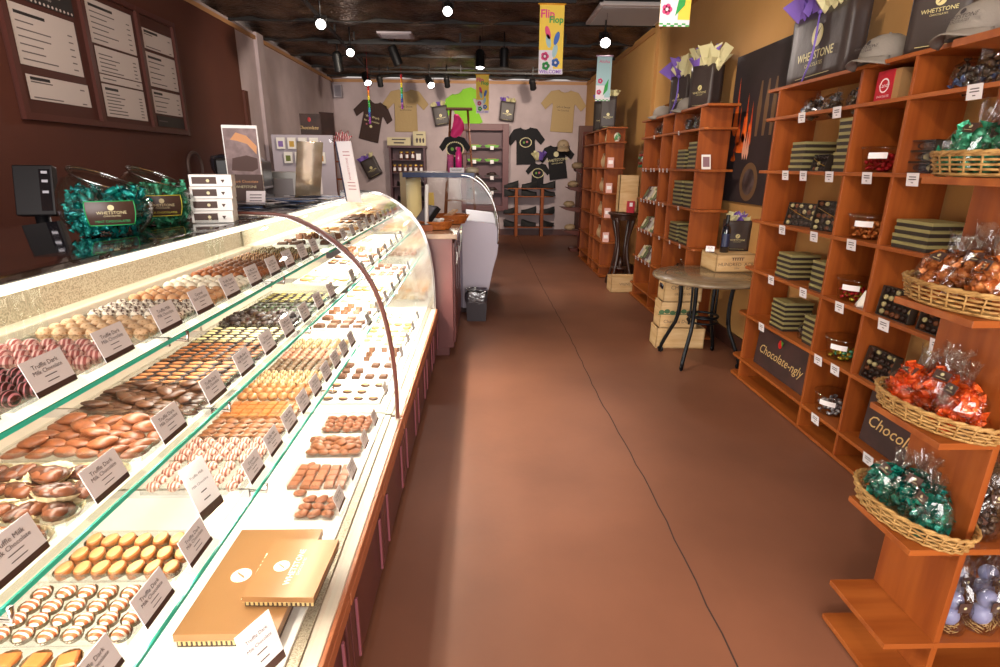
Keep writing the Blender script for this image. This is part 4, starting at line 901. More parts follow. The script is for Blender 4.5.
g = G(); g.tube([(.12*cos(2*pi*k/28), .12*sin(2*pi*k/28), .40) for k in range(28)], .012, 6, closed=True); g.tube([(.12*cos(2*pi*k/28), .12*sin(2*pi*k/28), .355) for k in range(28)], .009, 6, closed=True); g.build('ring', ironm, T)
g = G(); g.tube([(.30*cos(2*pi*k/36), .30*sin(2*pi*k/36), .708) for k in range(36)], .009, 6, closed=True); g.build('support_ring', ironm, T)
# wooden wine crates
crw = mat('crate_pine', '#dcbb8a', .65, noise=(4, '#c69c66', .3, .7), stretch=(1, 1, 8)); crp = mat('crate_print', '#6d5140', .7); crg = mat('crate_green_print', '#4a6a44', .7); crr = mat('crate_red_print', '#a0503c', .7)
def crate(label, loc, rz, w, d, h, words=(), green=False, bottles=0, open_=True):
    c = thing('wine_crate', label, 'crate', loc, rz); t = .012
    g = G(); g.box(0, w, 0, d, 0, t); g.box(0, w, 0, t, 0, h); g.box(0, w, d-t, d, 0, h); g.box(0, t, 0, d, 0, h); g.box(w-t, w, 0, d, 0, h)
    if not open_: g.box(0, w, 0, d, h-t, h)
    g.build('crate_body', crw, c, bev=.0015)
    g = G(); M = frame((w/2, -.0003, h*.5), (1, 0, 0), (0, 0, 1))
    for body, s, oy, mm in words: text(g, body, s, M @ Matrix.Translation((0, oy, 0)), mm)
    if green:
        for k in range(7): M2 = M @ Matrix.Translation((-.16+k*.05, h*.12+.008*sin(k*2), 0)); disc(g, .022, M2, 1, 10, sx=1.2)
        rect(g, -.19, .18, h*.02, h*.05, M, 1)
    if words: g.build('stencil', [crp, crg, crr], c)
    return c
p0 = atz(715, 272, .752); p1 = atz(694, 264, .752); ang = atan2(p1.x-p0.x, -(p1.y-p0.y))
cr = crate('pale wooden wine crate stencilled HUNDRED ACRE lying on the round table', (p0.x, p0.y, .751), .04, .52, .30, .15, [], open_=False)
g = G(); M = frame((.185, -.0006, .075), (1, 0, 0), (0, 0, 1)); text(g, 'HUNDRED  ACRE', .042, M @ Matrix.Translation((0, -.012, 0)), 0); text(g, '2004', .022, M @ Matrix.Translation((0, -.045, 0)), 0)
for k in range(5): rect(g, -.045+k*.02, -.035+k*.02, .022, .042, M, 0)
rect(g, -.055, .055, .042, .048, M, 0); g.build('stencil', [crp], cr)
bt = thing('wine_bottle', 'dark wine bottle standing on the crate on the table', 'bottle', (2.06, p0.y+.12, .902))
g = G(); g.lathe([(.034, 0), (.037, .004), (.037, .19), (.03, .215), (.015, .235), (.0135, .30), (.015, .302), (.015, .312), (.001, .312)], 20); g.build('bottle', mat('bottle_glass', '#0a0c18', .06, coat=1), bt)
g = G(); g.lathe([(.0152, .245), (.0156, .305), (.0156, .314), (.001, .3145)], 16, cap=False); g.build('foil_cap', blackm, bt)
g = G(); g.grid(lambda u, v: (.0376*cos(pi+.4+u*2.0), .0376*sin(pi+.4+u*2.0), .05+.11*v), 8, 1); g.build('label', mat('dark_label', '#232a4a', .4), bt)
gift_bag('dark gift box-bag with cream and purple tissue on the crate on the table', (2.20, p0.y+.20, .902), -.2, .20, .26, .14, (yellowt, purple, yellowt), seed=23, tsz=1.5)
put('price_card', card_data(.07, .055, 1), (1.93, p0.y+.10, .902), (0, 0, -pi/2-.4), 'small white card standing on the crate by the wine bottle', 'price card')
CY0 = 4.72
b0 = aty(656, 340, CY0).x
crate('wide wooden crate, lowest of the stack behind the table', (b0, CY0, .0), -.04, .44, .22, .19, [])
crate('wooden crate with a green vineyard stencil, middle of the stack', (b0+.02, CY0+.01, .192), -.03, .34, .20, .24, [('Chateau Duvin', .045, -.06, 0)], green=True)
crate('open wooden crate of bottles, topmost of the stack behind the table', (b0+.04, CY0+.02, .434), -.03, .34, .20, .22, [('CHATEAU', .05, .02, 0), ('GRAND VIN', .028, -.04, 0)])
g = G(); g.grid(lambda u, v: (.2*u, .16*v, .03*sin(u*8)*cos(v*7)+.03), 8, 8, sm=True); tag(g.build('packing_paper', yellowt, None, (b0+.16, CY0+.08, .61), solid=.003), 'crumpled cream paper sticking out of the topmost crate', 'paper')
for k in range(3):
    q = thing('wine_bottle', f'dark bottle lying in the topmost crate, {["left", "middle", "right"][k]}', 'bottle', (b0+.07+k*.09, CY0+.06, .56)); q.rotation_euler = (-pi/2, 0, 0)
    g = G(); g.lathe([(.034, 0), (.037, .004), (.037, .10), (.015, .15), (.0135, .19), (.001, .192)], 16); g.build('bottle', MC['bottle_glass'], q)
# small table with crate, farther along the wall
S = thing('carved_side_table', 'small dark carved side table between two shelving units', 'table', (1.90, 7.5, 0)); dw = mat('dark_carved_wood', '#3a221a', .35, coat=.3)
g = G(); g.lathe([(.16, .97), (.20, .975), (.215, .985), (.215, 1.0), (.001, 1.005)], 32); g.lathe([(.17, .91), (.18, .97)], 24, cap=False); g.build('tabletop', dw, S)
for k in range(4):
    a = pi/4+k*pi/2; g = G(); g.tube([((.13+.05*cos(t*5.5)*(1-t*.2)+(.03 if t < .1 else 0))*cos(a), (.13+.05*cos(t*5.5)*(1-t*.2))*sin(a), .01+.93*t) for t in [i/14 for i in range(15)]], [.016+.012*abs(cos(i*.5)) for i in range(15)], 8); g.build('leg', dw, S)
g = G(); g.lathe([(.02, .22), (.12, .24), (.12, .26), (.02, .27), (.03, .33), (.001, .40)], 20); g.build('stretcher_finial', dw, S)
crate('upright open pine crate on the carved side table', (1.79, 7.40, 1.008), 0, .26, .14, .48, [])
g = G(); g.box(0, .24, .13, .135, .01, .46); 0
g = G(); g.box(-.05, .05, 0, .04, 0, .15, 0); g.box(-.035, .035, -.03, 0, 0, .05, 0); g.box(-.02, .02, -.001, 0, .08, .13, 1); tag(g.build('red_treat_box', [mat('treat_red', '#b52a3a', .4), paper], None, (1.95, 7.355, 1.01)), 'red treat box in front of the upright pine crate', 'box')
crate('low pine crate on the floor under the carved side table', (1.68, 7.02, 0), .02, .36, .24, .20, [('VIGNE', .05, .01, 0)])
g = G(); g.lathe([(.001, 0), (.06, .03), (.085, .12), (.075, .20), (.03, .25), (.055, .30), (.07, .33)], 16, sy=.6, cap=False); gb = thing('hanging_gift', 'shiny cellophane gift hanging on the wall above the side table', 'ornament', (1.98, 7.0, 1.55)); g.build('film', cello, gb)
for k in range(14):
    c = bpy.data.objects.new('foil_candy', CAN[['red', 'emerald', 'gold', 'silver'][k % 4]]); C.objects.link(c); c.parent = gb; c.location = (.04*cos(k*2.4), .02*sin(k*2.4), .04+.012*k)
g = G(); g.tube([(0, 0, .25), (.1, .1, .5), (.31, .2, .7)], .002, 4); g.build('cord', blackm, gb)
# bow-fronted rack with stepped shelves at the back corner
E_ = thing('stepped_display_rack', 'dark wooden rack with stepped pedestal shelves in the back right corner', 'rack', (1.80, 10.6, 0))
rk = mat('rack_wood', '#6b2f20', .4, coat=.2)
g = G(); g.box(.02, .22, .0, .05, 0, 2.2); g.box(-.12, .22, 0, .3, 0, .06); g.build('post', rk, E_, bev=.003)
for z, l in ((.42, .30), (.85, .36), (1.22, .26), (1.55, .12)):
    g = G(); g.prism([(-l, z), (.02, z), (.02, z-.10), (-l*.7, z-.05)], -.15, .15, 'y'); g.build('step_shelf', rk, E_, bev=.003)
    g = G(); g.ball((0, 0, .05), (.11, .09, .06), 10, 7, jit=.15); tag(g.build('wrapped_parcel', kr, None, (1.80-l*.5, 10.6, z+.002)), f'pale wrapped parcel on the {["lowest", "second", "third", "topmost"][[.42, .85, 1.22, 1.55].index(z)]} step of the corner rack', 'parcel')
# ================================================================ COUNTER, GELATO CASE, BIN
ct = thing('service_counter', 'mauve service counter with a pale stone top beyond the glass cases', 'counter', (0, 4.50, 0))
g = G(); g.box(-.95, -.26, 0, 1.15, .08, 1.02); g.box(-.93, -.30, .02, 1.13, 0, .08); g.build('cabinet', mauve, ct, bev=.004)
g = G(); g.box(-.97, -.22, -.02, 1.17, 1.02, 1.06); g.build('countertop', mat('stone_counter', '#b3957c', .25, noise=(12, '#8f725c', .3, .7), coat=.3), ct, bev=.004)
for i in range(3):
    g = G(); a = .03+i*.375; g.box(-.26, -.245, a, a+.34, .12, .98); g.box(-.245, -.240, a+.05, a+.29, .17, .93); d = g.build('door', mauve, ct, bev=.003)
    g = G(); g.tube([(-.243, a+.04, .80), (-.225, a+.04, .80), (-.225, a+.04, .90), (-.243, a+.04, .90)], .005, 6); g.build('handle', steel, d)
# gelato case
ge = thing('gelato_display_case', 'domed glass gelato case with a white end panel', 'display case', (0, 5.95, 0))
GP = [(.15, .78), (.155, .95), (.13, 1.12), (.07, 1.28), (-.02, 1.40), (-.14, 1.48), (-.25, 1.50)]
SPg = smooth_prof(GP, 4)
g = G(); pl = [(-.24, .06), (-.02, .06), (.06, .30), (.10, .50), (.145, .66), (.16, .80), (.15, .92), (.12, 1.0), (-.24, 1.04)]
g.prism(pl, 0, .04, 'y'); g.build('end_panel', mat('lavender_white', '#cfc8d6', .4), ge, bev=.008); g = G(); g.prism(pl, 1.40, 1.44, 'y'); g.build('end_panel', MC['lavender_white'], ge, bev=.008)
g = G(); g.box(-.88, -.06, .06, 1.38, 0, .06); g.build('plinth', mat('toe_dark', '#3c2422', .6), ge)
g = G(); g.prism([(-.9, .06), (-.04, .06), (.04, .30), (.08, .50), (.12, .66), (.135, .78), (-.9, .78)], .04, 1.40, 'y'); g.build('base', mat('gelato_base', '#9a8ea0', .4), ge)
g = G(); n = len(SPg); g.add([(x, y, z) for y in (.01, 1.43) for x, z in SPg], [(i, i+1, n+i+1, n+i) for i in range(n-1)], 0, True); g.build('curved_glass', glassm, ge, solid=.006)
for y in (.0, 1.42):
    g = G(); g.tube([(x, y, z) for x, z in SPg], .012, 8); g.build('chrome_frame', chrome, ge)
g = G(); g.prism([(x, z) for x, z in SPg]+[(-.85, 1.50), (-.85, .8)], .004, .010, 'y'); g.build('end_glass', glassclear, ge)
g = G(); g.box(-.85, -.10, -.01, 1.44, 1.47, 1.52); g.build('top_band', mat('blue_band', '#1f2f5a', .25, noise=(7, '#7f93c4', .62, .72), spec=.2), ge)
g = G(); g.box(-.88, -.82, 0, 1.44, .7, 1.52); g.build('rear_frame', mat('dull_frame', '#a08a60', .5), ge)
pans = [mat('gelato_'+n, c, .5, bump=(30, .6)) for n, c in (('cream', '#e8ddc0'), ('mint', '#9fbf9a'), ('choc', '#6b4030'), ('peach', '#e0a878'), ('green', '#5f8f4a'))]
for i in range(6):
    for j in range(2):
        p = thing('gelato_pan', f'steel pan of gelato in the domed case, {["front", "rear"][j]} row, {["nearest", "second", "third", "fourth", "fifth", "farthest"][i]}', 'pan', (-.20-j*.32, 6.02+i*.22, .79))
        g = G(); g.box(-.14, .14, 0, .005, 0, .09); g.box(-.14, .14, .195, .2, 0, .09); g.box(-.14, -.135, 0, .2, 0, .09); g.box(.135, .14, 0, .2, 0, .09); g.build('pan', steel, p)
        g = G(); g.ball((0, .1, .05), (.125, .09, .075), 12, 8, 0, jit=.06); g.build('gelato', pans[(i*2+j*3) % 5], p)
area('gelato_tube', (-.4, 6.65, 1.455), (0, 0, 0), .3, 1.2, 16, (1, .93, .8))
# things on the gelato case and counter
g = G(); g.lathe([(.001, 0), (.035, 0), (.035, .18), (.02, .20), (.02, .235), (.001, .24)], 20); tag(g.build('pink_bottle', mat('hot_pink', '#e8308c', .3, coat=.5), None, (-.27, 6.12, 1.541)), 'hot pink bottle standing on the gelato case', 'bottle')
g = G(); M = frame((-.30, 6.0, 1.521), (1, 0, 0), (0, .2, 1)); g.box(-.06, .09, 0, .05, -.004, 0, 0, M); lines(g, -.05, .07, [.035, .02], .005, M, 1); tag(g.build('counter_sign', [paper, inkm]), 'small white sign at the foot of the pink bottle', 'sign')
cupp = thing('paper_cup_stack', 'stack of pink paper cups on the gelato case', 'cup', (-.36, 6.14, 1.521)); 
for k in range(4): g = G(); g.lathe([(.028, 0), (.036, .09), (.038, .09), (.038, .086)], 16, cap=False); o = g.build('cup', mat('pink_cup', '#d86a9a', .5), cupp, (0, 0, k*.03))
g = G(); g.lathe([(.001, 0), (.07, 0), (.075, .03), (.06, .05), (.001, .06)], 20); tag(g.build('sugar_bowl', mat('ivory_bowl', '#cbbda0', .4), None, (-.13, 6.2, 1.521)), 'ivory bowl at the right of the pink bottle', 'bowl')
orw = mat('orange_wicker', '#c9752a', .55, noise=(40, '#a3541c', .3, .7), bump=(90, .8))
def tubasket(label, loc, a, b, h):
    B = thing('round_basket', label, 'basket', loc); g = G(); 
    for r in range(7): g.tube([((a*(1+.04*r))*cos(2*pi*k/32)*(1+.02*(-1)**(k+r)), (b*(1+.04*r))*sin(2*pi*k/32)*(1+.02*(-1)**(k+r)), .008+(h-.01)*r/6) for k in range(32)], h/11, 5, closed=True)
    g.lathe([(.001, .002), (a*.98, .004)], 24, sy=b/a, cap=False); g.build('woven_body', orw, B); return B
tubasket('orange woven basket of sample cups on the stone counter', (-.42, 4.86, 1.061), .12, .12, .07)
tubasket('wider orange basket behind the first on the stone counter', (-.36, 5.35, 1.061), .17, .12, .08)
for k in range(9):
    g = G() if k == 0 else g
    if k == 0: g.lathe([(.016, 0), (.022, .03), (.024, .03), (.024, .027)], 12, cap=False); g.lathe([(.001, .012), (.019, .014)], 12, 1, cap=False); CU = g.data('sample_cup', [white, drk])
    put('sample_cup', CU, (-.42+.06*cos(k*2.4)*(k/9), 4.86+.06*sin(k*2.4)*(k/9), 1.10+.008*(k % 3)), (.4*sin(k), .4*cos(k), 0), 'small white and dark sample cup heaped in the orange basket', 'cup', 'sample cups in the orange basket')
for k in range(5):
    g = G() if k == 0 else g
    if k == 0: g.box(-.05, .05, -.03, .03, 0, .02); g.box(-.03, .03, -.0305, -.02, .004, .016, 1); WC = g.data('wrapped_cookie', [mat('cookie_wrap', '#c9a07a', .3), brownm])
    put('wrapped_cookie', WC, (-.36+.03*(k-2), 5.35, 1.075+.02*k), (0, .1*k, k), 'wrapped cookie in the wider orange basket', 'cookie', 'wrapped cookies in the wider basket')
g = G(); g.box(-.11, .11, -.07, .07, 0, .05); g.box(-.10, .10, -.06, .06, .05, .052, 1); tag(g.build('wooden_box', [mat('orange_wood', '#a85a2a', .5), drk], None, (-.56, 4.72, 1.061), rz=.3, bev=.003), 'low orange wooden box at the left end of the stone counter', 'box')
reg = thing('card_terminal', 'black payment terminal tilted on the stone counter', 'payment terminal', (aty(420, 214, 4.85).x, 4.85, 1.061), .5); reg.scale = (1.4,)*3
g = G(); M = Matrix.Rotation(radians(-50), 4, 'Y'); g.box(-.02, .16, -.09, .09, 0, .03, 0, M); g.box(.0, .15, -.075, .075, .03, .032, 1, M); g.box(-.10, .05, -.08, .08, 0, .03, 0); g.build('terminal', [blackm, mat('screen_grey', '#7a7a84', .2)], reg, bev=.004)
g = G(); g.tube([(0, -.1, .03), (.03, -.04, .2), (.06, .02, .26)], .012, 6); g.build('stylus_arm', white, reg)
g = G(); M = frame((-.47, 5.05, 1.061), (.9, .3, 0), (.45, .3, 1)); g.box(-.03, .03, 0, .30, -.012, 0, 0, M); tag(g.build('folded_menu', mat('yellow_board', '#c9ab4e', .5)), 'yellow folded board leaning over the stone counter', 'menu')
# waste bin
bn = thing('waste_bin', 'dark waste bin lined with a clear bag beside the gelato case', 'bin', (-.08, 5.70, 0)); bm = mat('bin_dark', '#3a3338', .5)
g = G(); c = [(-.115, -.09), (.115, -.09), (.115, .09), (-.115, .09)]
g.add([(x*.85, y*.85, 0) for x, y in c]+[(x, y, .30) for x, y in c], [(3, 2, 1, 0), (0, 1, 5, 4), (1, 2, 6, 5), (2, 3, 7, 6), (3, 0, 4, 7)]); g.build('bin', bm, bn, solid=.004)
rr = random.Random(3); g = G(); n = 28; vs = []
for j, (s_, z) in enumerate(((1.03, .20), (1.08, .25), (1.06, .31), (1.0, .335), (.9, .30))):
    for k in range(n):
        a = 2*pi*k/n; q = max(abs(cos(a))/.115, abs(sin(a))/.09); vs.append((cos(a)/q*s_*(1+rr.uniform(-.03, .03)), sin(a)/q*s_*(1+rr.uniform(-.03, .03)), z+rr.uniform(-.012, .012)))
g.add(vs, [(j*n+k, j*n+(k+1) % n, (j+1)*n+(k+1) % n, (j+1)*n+k) for j in range(4) for k in range(n)], 0, True); g.build('liner', glass('bin_liner', (.75, .75, .8), .2, 1.2, bump=(30, 1), face=.15), bn)

# ================================================================ TOPS OF THE CASES
TZ = 1.372
def candy_jar(label, loc, kind, labcol, txt2, rz):
    j = thing('candy_jar', label, 'jar', loc, rz)
    prof = [(.001, .002), (.085, .002), (.105, .012), (.135, .05), (.148, .095), (.142, .14), (.118, .178), (.095, .192), (.092, .196), (.098, .204)]
    wx, wy = cos(rz), -sin(rz)
    def slant(g):
        g.v = [(x, y, z-.42*max(0, (z-.11)/.094)*(x*wx+y*wy)) for x, y, z in g.v]
    g = G(); g.lathe(smooth_prof(prof, 3), 40, sx=1, sy=.92, cap=False); slant(g); g.build('glass_bowl', glass('jar_glass', (.96, .985, .98), .01, 1.8), j, solid=.004)
    g = G(); g.tube([(.098*cos(2*pi*k/40), .090*sin(2*pi*k/40), .204) for k in range(40)], .0045, 6, closed=True); slant(g); g.build('rim', glass('rim_glass', (.8, .88, .88), .02, 1.5, face=.4), j); j.scale = (.86,)*3
    g = G(); pr = smooth_prof(prof, 3)
    def rad(z):
        for (r0, z0), (r1, z1) in zip(pr, pr[1:]):
            if z0 <= z <= z1 and z1 > z0: return r0+(r1-r0)*(z-z0)/(z1-z0)
        return .14
    def lf(u, v): z = .045+v*.085; a = -pi/2-.52+u*1.04; r = rad(z)+.004; return (r*cos(a), r*.92*sin(a), z)
    g.grid(lf, 12, 8, 0); fr = G()
    for e in (0, 1): fr.tube([lf(i/12, e) for i in range(13)], .0022, 4); fr.tube([lf(e, i/8) for i in range(9)], .0022, 4)
    lb = g.build('label', mat('jar_label', '#46322a', .4), j); fr.build('label_border', labcol, lb)
    M = frame((0, -.92*(rad(.088)+.007), .088), (1, 0, 0), (0, 0, 1)); g = G(); disc(g, .010, M @ Matrix.Translation((0, .020, 0)), 0); text(g, 'WHETSTONE', .015, M @ Matrix.Translation((0, .002, .001)), 0); text(g, 'CHOCOLATES', .008, M @ Matrix.Translation((0, -.009, .001)), 0); text(g, txt2, .0115, M @ Matrix.Translation((0, -.028, 0)), 1); g.build('label_print', [cream, labcol], lb)
    rr = random.Random(len(label)); pts = []
    tries = 0
    while len(pts) < 130 and tries < 6000:
        tries += 1; z = rr.uniform(.018, .150 if len(pts) < 110 else .168); R_ = rad(z)-.021; a = rr.uniform(0, 6.28); q = R_*rr.uniform(.35, 1)**.5
        p = Vector((q*cos(a), q*.92*sin(a), z))
        if all((p-o).length > .0185 for o in pts): pts.append(p)
    wm = Matrix.Translation(loc) @ Matrix.Rotation(rz, 4, 'Z') @ Matrix.Scale(.86, 4)
    for p in pts:
        put('foil_candy', LONG[kind], wm @ p, (rr.uniform(0, 6), rr.uniform(0, 6), rr.uniform(0, 6)), f'{"deep teal" if kind == "teal" else "pale green"} foil-wrapped candy in a glass jar', 'candy', f'{kind} foil candies in a glass jar')
LONG = {}
for kn in ('teal', 'emerald'):
    g = G(); g.tube([(-.026, 0, 0), (-.018, 0, 0), (-.014, 0, 0), (.014, 0, 0), (.018, 0, 0), (.026, 0, 0)], [.011, .004, .0105, .0105, .004, .011], 8); LONG[kn] = g.data('foil_candy', [foilm[kn]])
greenlab = mat('green_print', '#1fa35a', .5); yellab = mat('yellow_print', '#c9c43a', .5)
candy_jar('round glass jar of deep teal foil candies, nearer of the two jars', (-1.22, 1.84, TZ), 'teal', greenlab, 'MINT CHOCOLATES', radians(38))
candy_jar('round glass jar of pale green foil candies, farther of the two jars', (-1.24, 2.17, TZ), 'emerald', yellab, 'MILK CHOCOLATES', radians(34))
# stack of small white cartons
for k in range(4):
    w_ = .15; b = thing('white_carton', f'small white carton with a dark label, {ORD[k] if k < 3 else "topmost"} of the stack by the jars', 'box', (-1.07+.004*k, 2.22, TZ+.001+k*.046), radians(14+k))
    g = G(); g.box(-w_/2, w_/2, 0, .11, 0, .045); g.build('carton', white, b, bev=.002)
    g = G(); M = frame((-.01, -.0012, .022), (1, 0, 0), (0, 0, 1)); rect(g, -.055, .03, -.012, .014, M, 0); disc(g, .006, M, 1, ext=.0012); g.add([(.045, .004, .001), (.06, .004, .001), (.052, -.009, .001)], [(0, 1, 2)], 0, False, M); g.build('carton_label', [brownm, cream], b)
# brown and pale poster standing behind
ps = thing('counter_poster', 'tall poster of a truffle above a brown text panel, standing on the case top', 'poster', (-1.24, 2.98, TZ), radians(8))
g = G(); g.box(-.085, .085, 0, .015, 0, .41); g.build('board', white, ps)
g = G(); M = frame((0, -.0008, 0), (1, 0, 0), (0, 0, 1)); rect(g, -.08, .08, .17, .395, M, 0); rect(g, -.085, .085, 0, .17, M, 1, .0007)
vs = [(-.05, .34, .001), (-.02, .375, .001), (.03, .36, .001), (.075, .31, .001), (.07, .27, .001), (.03, .32, .001), (-.02, .335, .001)]; g.add(vs, [tuple(range(7))], 2, False, M)
vs = [(-.06, .19, .001), (.04, .185, .001), (.07, .20, .001), (.072, .25, .001), (.02, .265, .001), (-.05, .25, .001)]; g.add(vs, [tuple(range(6))], 3, False, M)
text(g, 'Dark Chocolate', .019, M @ Matrix.Translation((0, .135, .0005)), 2); text(g, 'WHETSTONE', .017, M @ Matrix.Translation((0, .108, .0005)), 4); lines(g, -.05, .05, [.09], .004, M, 4); text(g, '$12', .015, M @ Matrix.Translation((0, .03, .0005)), 4)
g.build('print', [mat('poster_mauve', '#8d7370', .5, noise=(20, '#6b5350', .35, .65)), brownm, mat('poster_orange', '#c98a50', .5), mat('poster_cocoa', '#4a2c22', .6), cream], ps)
# brochures fanned on top
blu = [mat('brochure_blue', '#47648f', .35), mat('brochure_silver', '#b4b8c4', .25, .2), mat('brochure_navy', '#26304a', .3), mat('brochure_white', '#d9d6da', .4)]
rr = random.Random(12)
for k in range(26):
    g = G() if k < 4 else None
    if k < 4: g.box(-.055, .055, -.10, .10, 0, .004, k); rect(g, -.045, .045, -.02, .08, Matrix.Translation((0, 0, .0042)), (k+1) % 4); (BR := BR if k else []).append(g.data('brochure', blu))
    x = -1.0-.28*rr.random(); y = 2.75+1.0*rr.random()
    put('brochure', BR[k % 4], (x, y, TZ+.002+.0045*(k//3)), (0, 0, radians(60)+rr.uniform(-.4, .4)), 'blue and silver packet in the pile on top of the pastry case', 'packet', 'blue and silver packets piled on the pastry case')
g = G(); M = frame((-1.13, 2.80, TZ+.03), (1, .1, 0), (0, .4, 1)); g.box(-.045, .045, 0, .07, -.003, 0, 0, M); lines(g, -.03, .03, [.05, .035, .02], .004, M, 1); tag(g.build('price_card', [paper, inkm]), 'white card propped against the blue packets', 'price card')
# wire A-frame sign holder with printed sheets
af = thing('tent_sign', 'tall tent sign with a shiny side and a white printed sheet on the pastry case', 'sign', (-.93, 3.55, TZ), radians(8))
g = G(); M1 = frame((-.17, 0, 0), (.72, .69, 0), (.40, .1, .9)); g.box(-.09, .09, 0, .36, -.004, 0, 0, M1); g.build('shiny_sheet', mat('shiny_sheet', '#b8a98e', .12, .7, noise=(6, '#efe6d2', .4, .6)), af)
g = G(); M = frame((.11, -.06, 0), (.75, -.66, 0), (-.30, .05, 1)); g.box(-.06, .07, 0, .36, -.005, 0, 0, M); rect(g, -.062, -.05, 0, .36, M, 2, .001)
text(g, 'WHETSTONE', .022, M @ Matrix.Translation((.012, .20, 0)) @ Matrix.Rotation(radians(90), 4, 'Z'), 1); lines(g, -.02, .05, [.30, .28, .12, .10, .08], .004, M, 1); g.build('printed_sheet', [paper, mat('print_red', '#b5606a', .6), mat('navy_edge', '#2c3350', .4)], af)
g = G(); 
for t in range(4): g.tube([(.0+.006*cos(q), -.05+t*.03, .36+.012*sin(q)) for q in [x*.7 for x in range(10)]], .0015, 4, closed=True)
g.build('ring_binding', chrome, af)
# point of sale screen, pens and counter clutter behind the near case
pos = thing('register_screen', 'black register screen behind the near case on the left', 'screen', (-2.12, 2.62, 1.36), radians(12))
g = G(); M = frame((0, 0, 0), (1, .0, 0), (0, .25, 1)); g.box(-.03, .13, 0, .23, -.045, 0, 0, M); rect(g, .075, .12, .02, .21, M, 1, .001)
for z in (.19, .15, .10): rect(g, .085, .11, z, z+.012, M, 2, .002)
g.build('screen', [blackm, mat('glossy_black', '#15151a', .1), mat('led_white', '#b8b8c0', .4)], pos, bev=.005)
g = G(); g.cyl((.05, .05, -.3), (.05, .05, .02), .03); g.build('stand', blackm, pos)
g = G(); g.box(-2.4, -1.76, -.3, 4.3, 0, 1.02); cb = tag(g.build('work_counter', mat('dark_counter', '#3c2a26', .5)), 'dark work counter behind the glass cases', 'counter')
g = G(); g.box(-3.1, -1.76, 4.36, 5.95, 0, 1.02); tag(g.build('work_counter', MC['dark_counter']), 'dark counter under the espresso machine beyond the work counter', 'counter')
rg = thing('receipt_printer', 'pale receipt printer behind the near jar', 'printer', (-1.95, 2.05, 1.021)); g = G(); g.box(-.12, .14, -.1, .16, 0, .30, 0); g.box(-.10, .02, -.08, .1, .30, .345, 1); g.build('printer', [mat('printer_brown', '#5a3a2c', .5), mat('printer_lilac', '#b8b4cc', .5)], rg, bev=.006)
pc = thing('pen_cup', 'dark cup of bright green pens at the left picture edge', 'cup', (-2.02, 1.72, 1.021)); g = G(); g.lathe([(.001, 0), (.045, 0), (.05, .20), (.046, .20), (.04, .02)], 16, cap=False); g.build('cup', blackm, pc)
grn = mat('lime_green', '#3fd43a', .4)
for k, (dx, tz) in enumerate(((-.06, .35), (.0, .37), (.09, .33))):
    g = G(); g.box(-.009, .009, -.006, .006, 0, .16); o = tag(g.build('green_pen', grn, None, (-2.02+dx*.4, 1.72, 1.20), bev=.002), f'bright green pen standing in the cup, {["left", "middle", "right"][k]}', 'pen'); o.rotation_euler = (0, radians(-25), 0)
# espresso machine and grinder beyond
em = thing('espresso_machine', 'black and white espresso machine behind the pastry case', 'coffee machine', (aty(250, 190, 5.1).x, 5.1, 1.021), radians(10))
g = G(); g.box(-.22, -.02, -.2, .25, 0, .62, 0); g.box(-.02, .16, -.2, .25, .36, .60, 0); g.box(-.03, .18, -.2, .25, 0, .05, 0); g.build('body', blackm, em, bev=.03)
g = G(); g.prism([(.05, .34), (.16, .36), (.15, .52), (.10, .62), (-.02, .66), (-.02, .60), (.05, .55)], -.22, .24, 'y'); g.build('white_shell', mat('white_shell', '#c9cbdc', .25, coat=.5), em, bev=.01)
g = G(); g.cyl((.10, 0, .24), (.10, 0, .34), .035); g.tube([(.10, -.03, .27), (.16, -.12, .25)], .012, 6); g.build('portafilter', chrome, em)
gr = thing('coffee_grinder', 'black coffee grinder with a domed hopper behind the pastry case', 'coffee grinder', (aty(228, 190, 5.3).x-.1, 5.5, 1.021)); g = G(); g.box(-.1, .1, -.1, .12, 0, .40, 0); g.build('body', blackm, gr, bev=.01); g = G(); g.lathe([(.05, .40), (.11, .52), (.115, .60), (.10, .64), (.001, .66)], 20); g.build('hopper', mat('smoked', '#26262e', .1), gr)
g = G(); g.box(-.18, .18, -.16, .16, 0, .50, 0); g.box(-.15, .15, -.162, -.155, .06, .44, 1); tag(g.build('hot_water_tower', [steel, mat('dull_grey', '#8c8688', .4, .4)], None, (aty(284, 190, 5.6).x, 5.6, 1.021), bev=.01), 'grey steel water heater to the right of the espresso machine', 'water heater')
g = G()
for k in range(6): g.lathe([(.028, .0), (.038, .09), (.04, .09)], 14, c=(0, 0, k*.018), cap=False)
tag(g.build('cup_stack', white, None, (aty(250, 190, 4.6).x, 4.6, 1.021)), 'stack of white cups beside the coffee grinder', 'cup')
g = G(); g.lathe([(.16, 0), (.17, .01), (.165, .02), (.15, .03)], 32, cap=False, M=Matrix.Rotation(radians(90), 4, 'Y')); tag(g.build('wall_fan', mat('fan_grey', '#5a4640', .5), None, (-3.28, 6.55, 1.55), solid=.01), 'dim round fan ring on the brown wall behind the white cartons', 'fan')
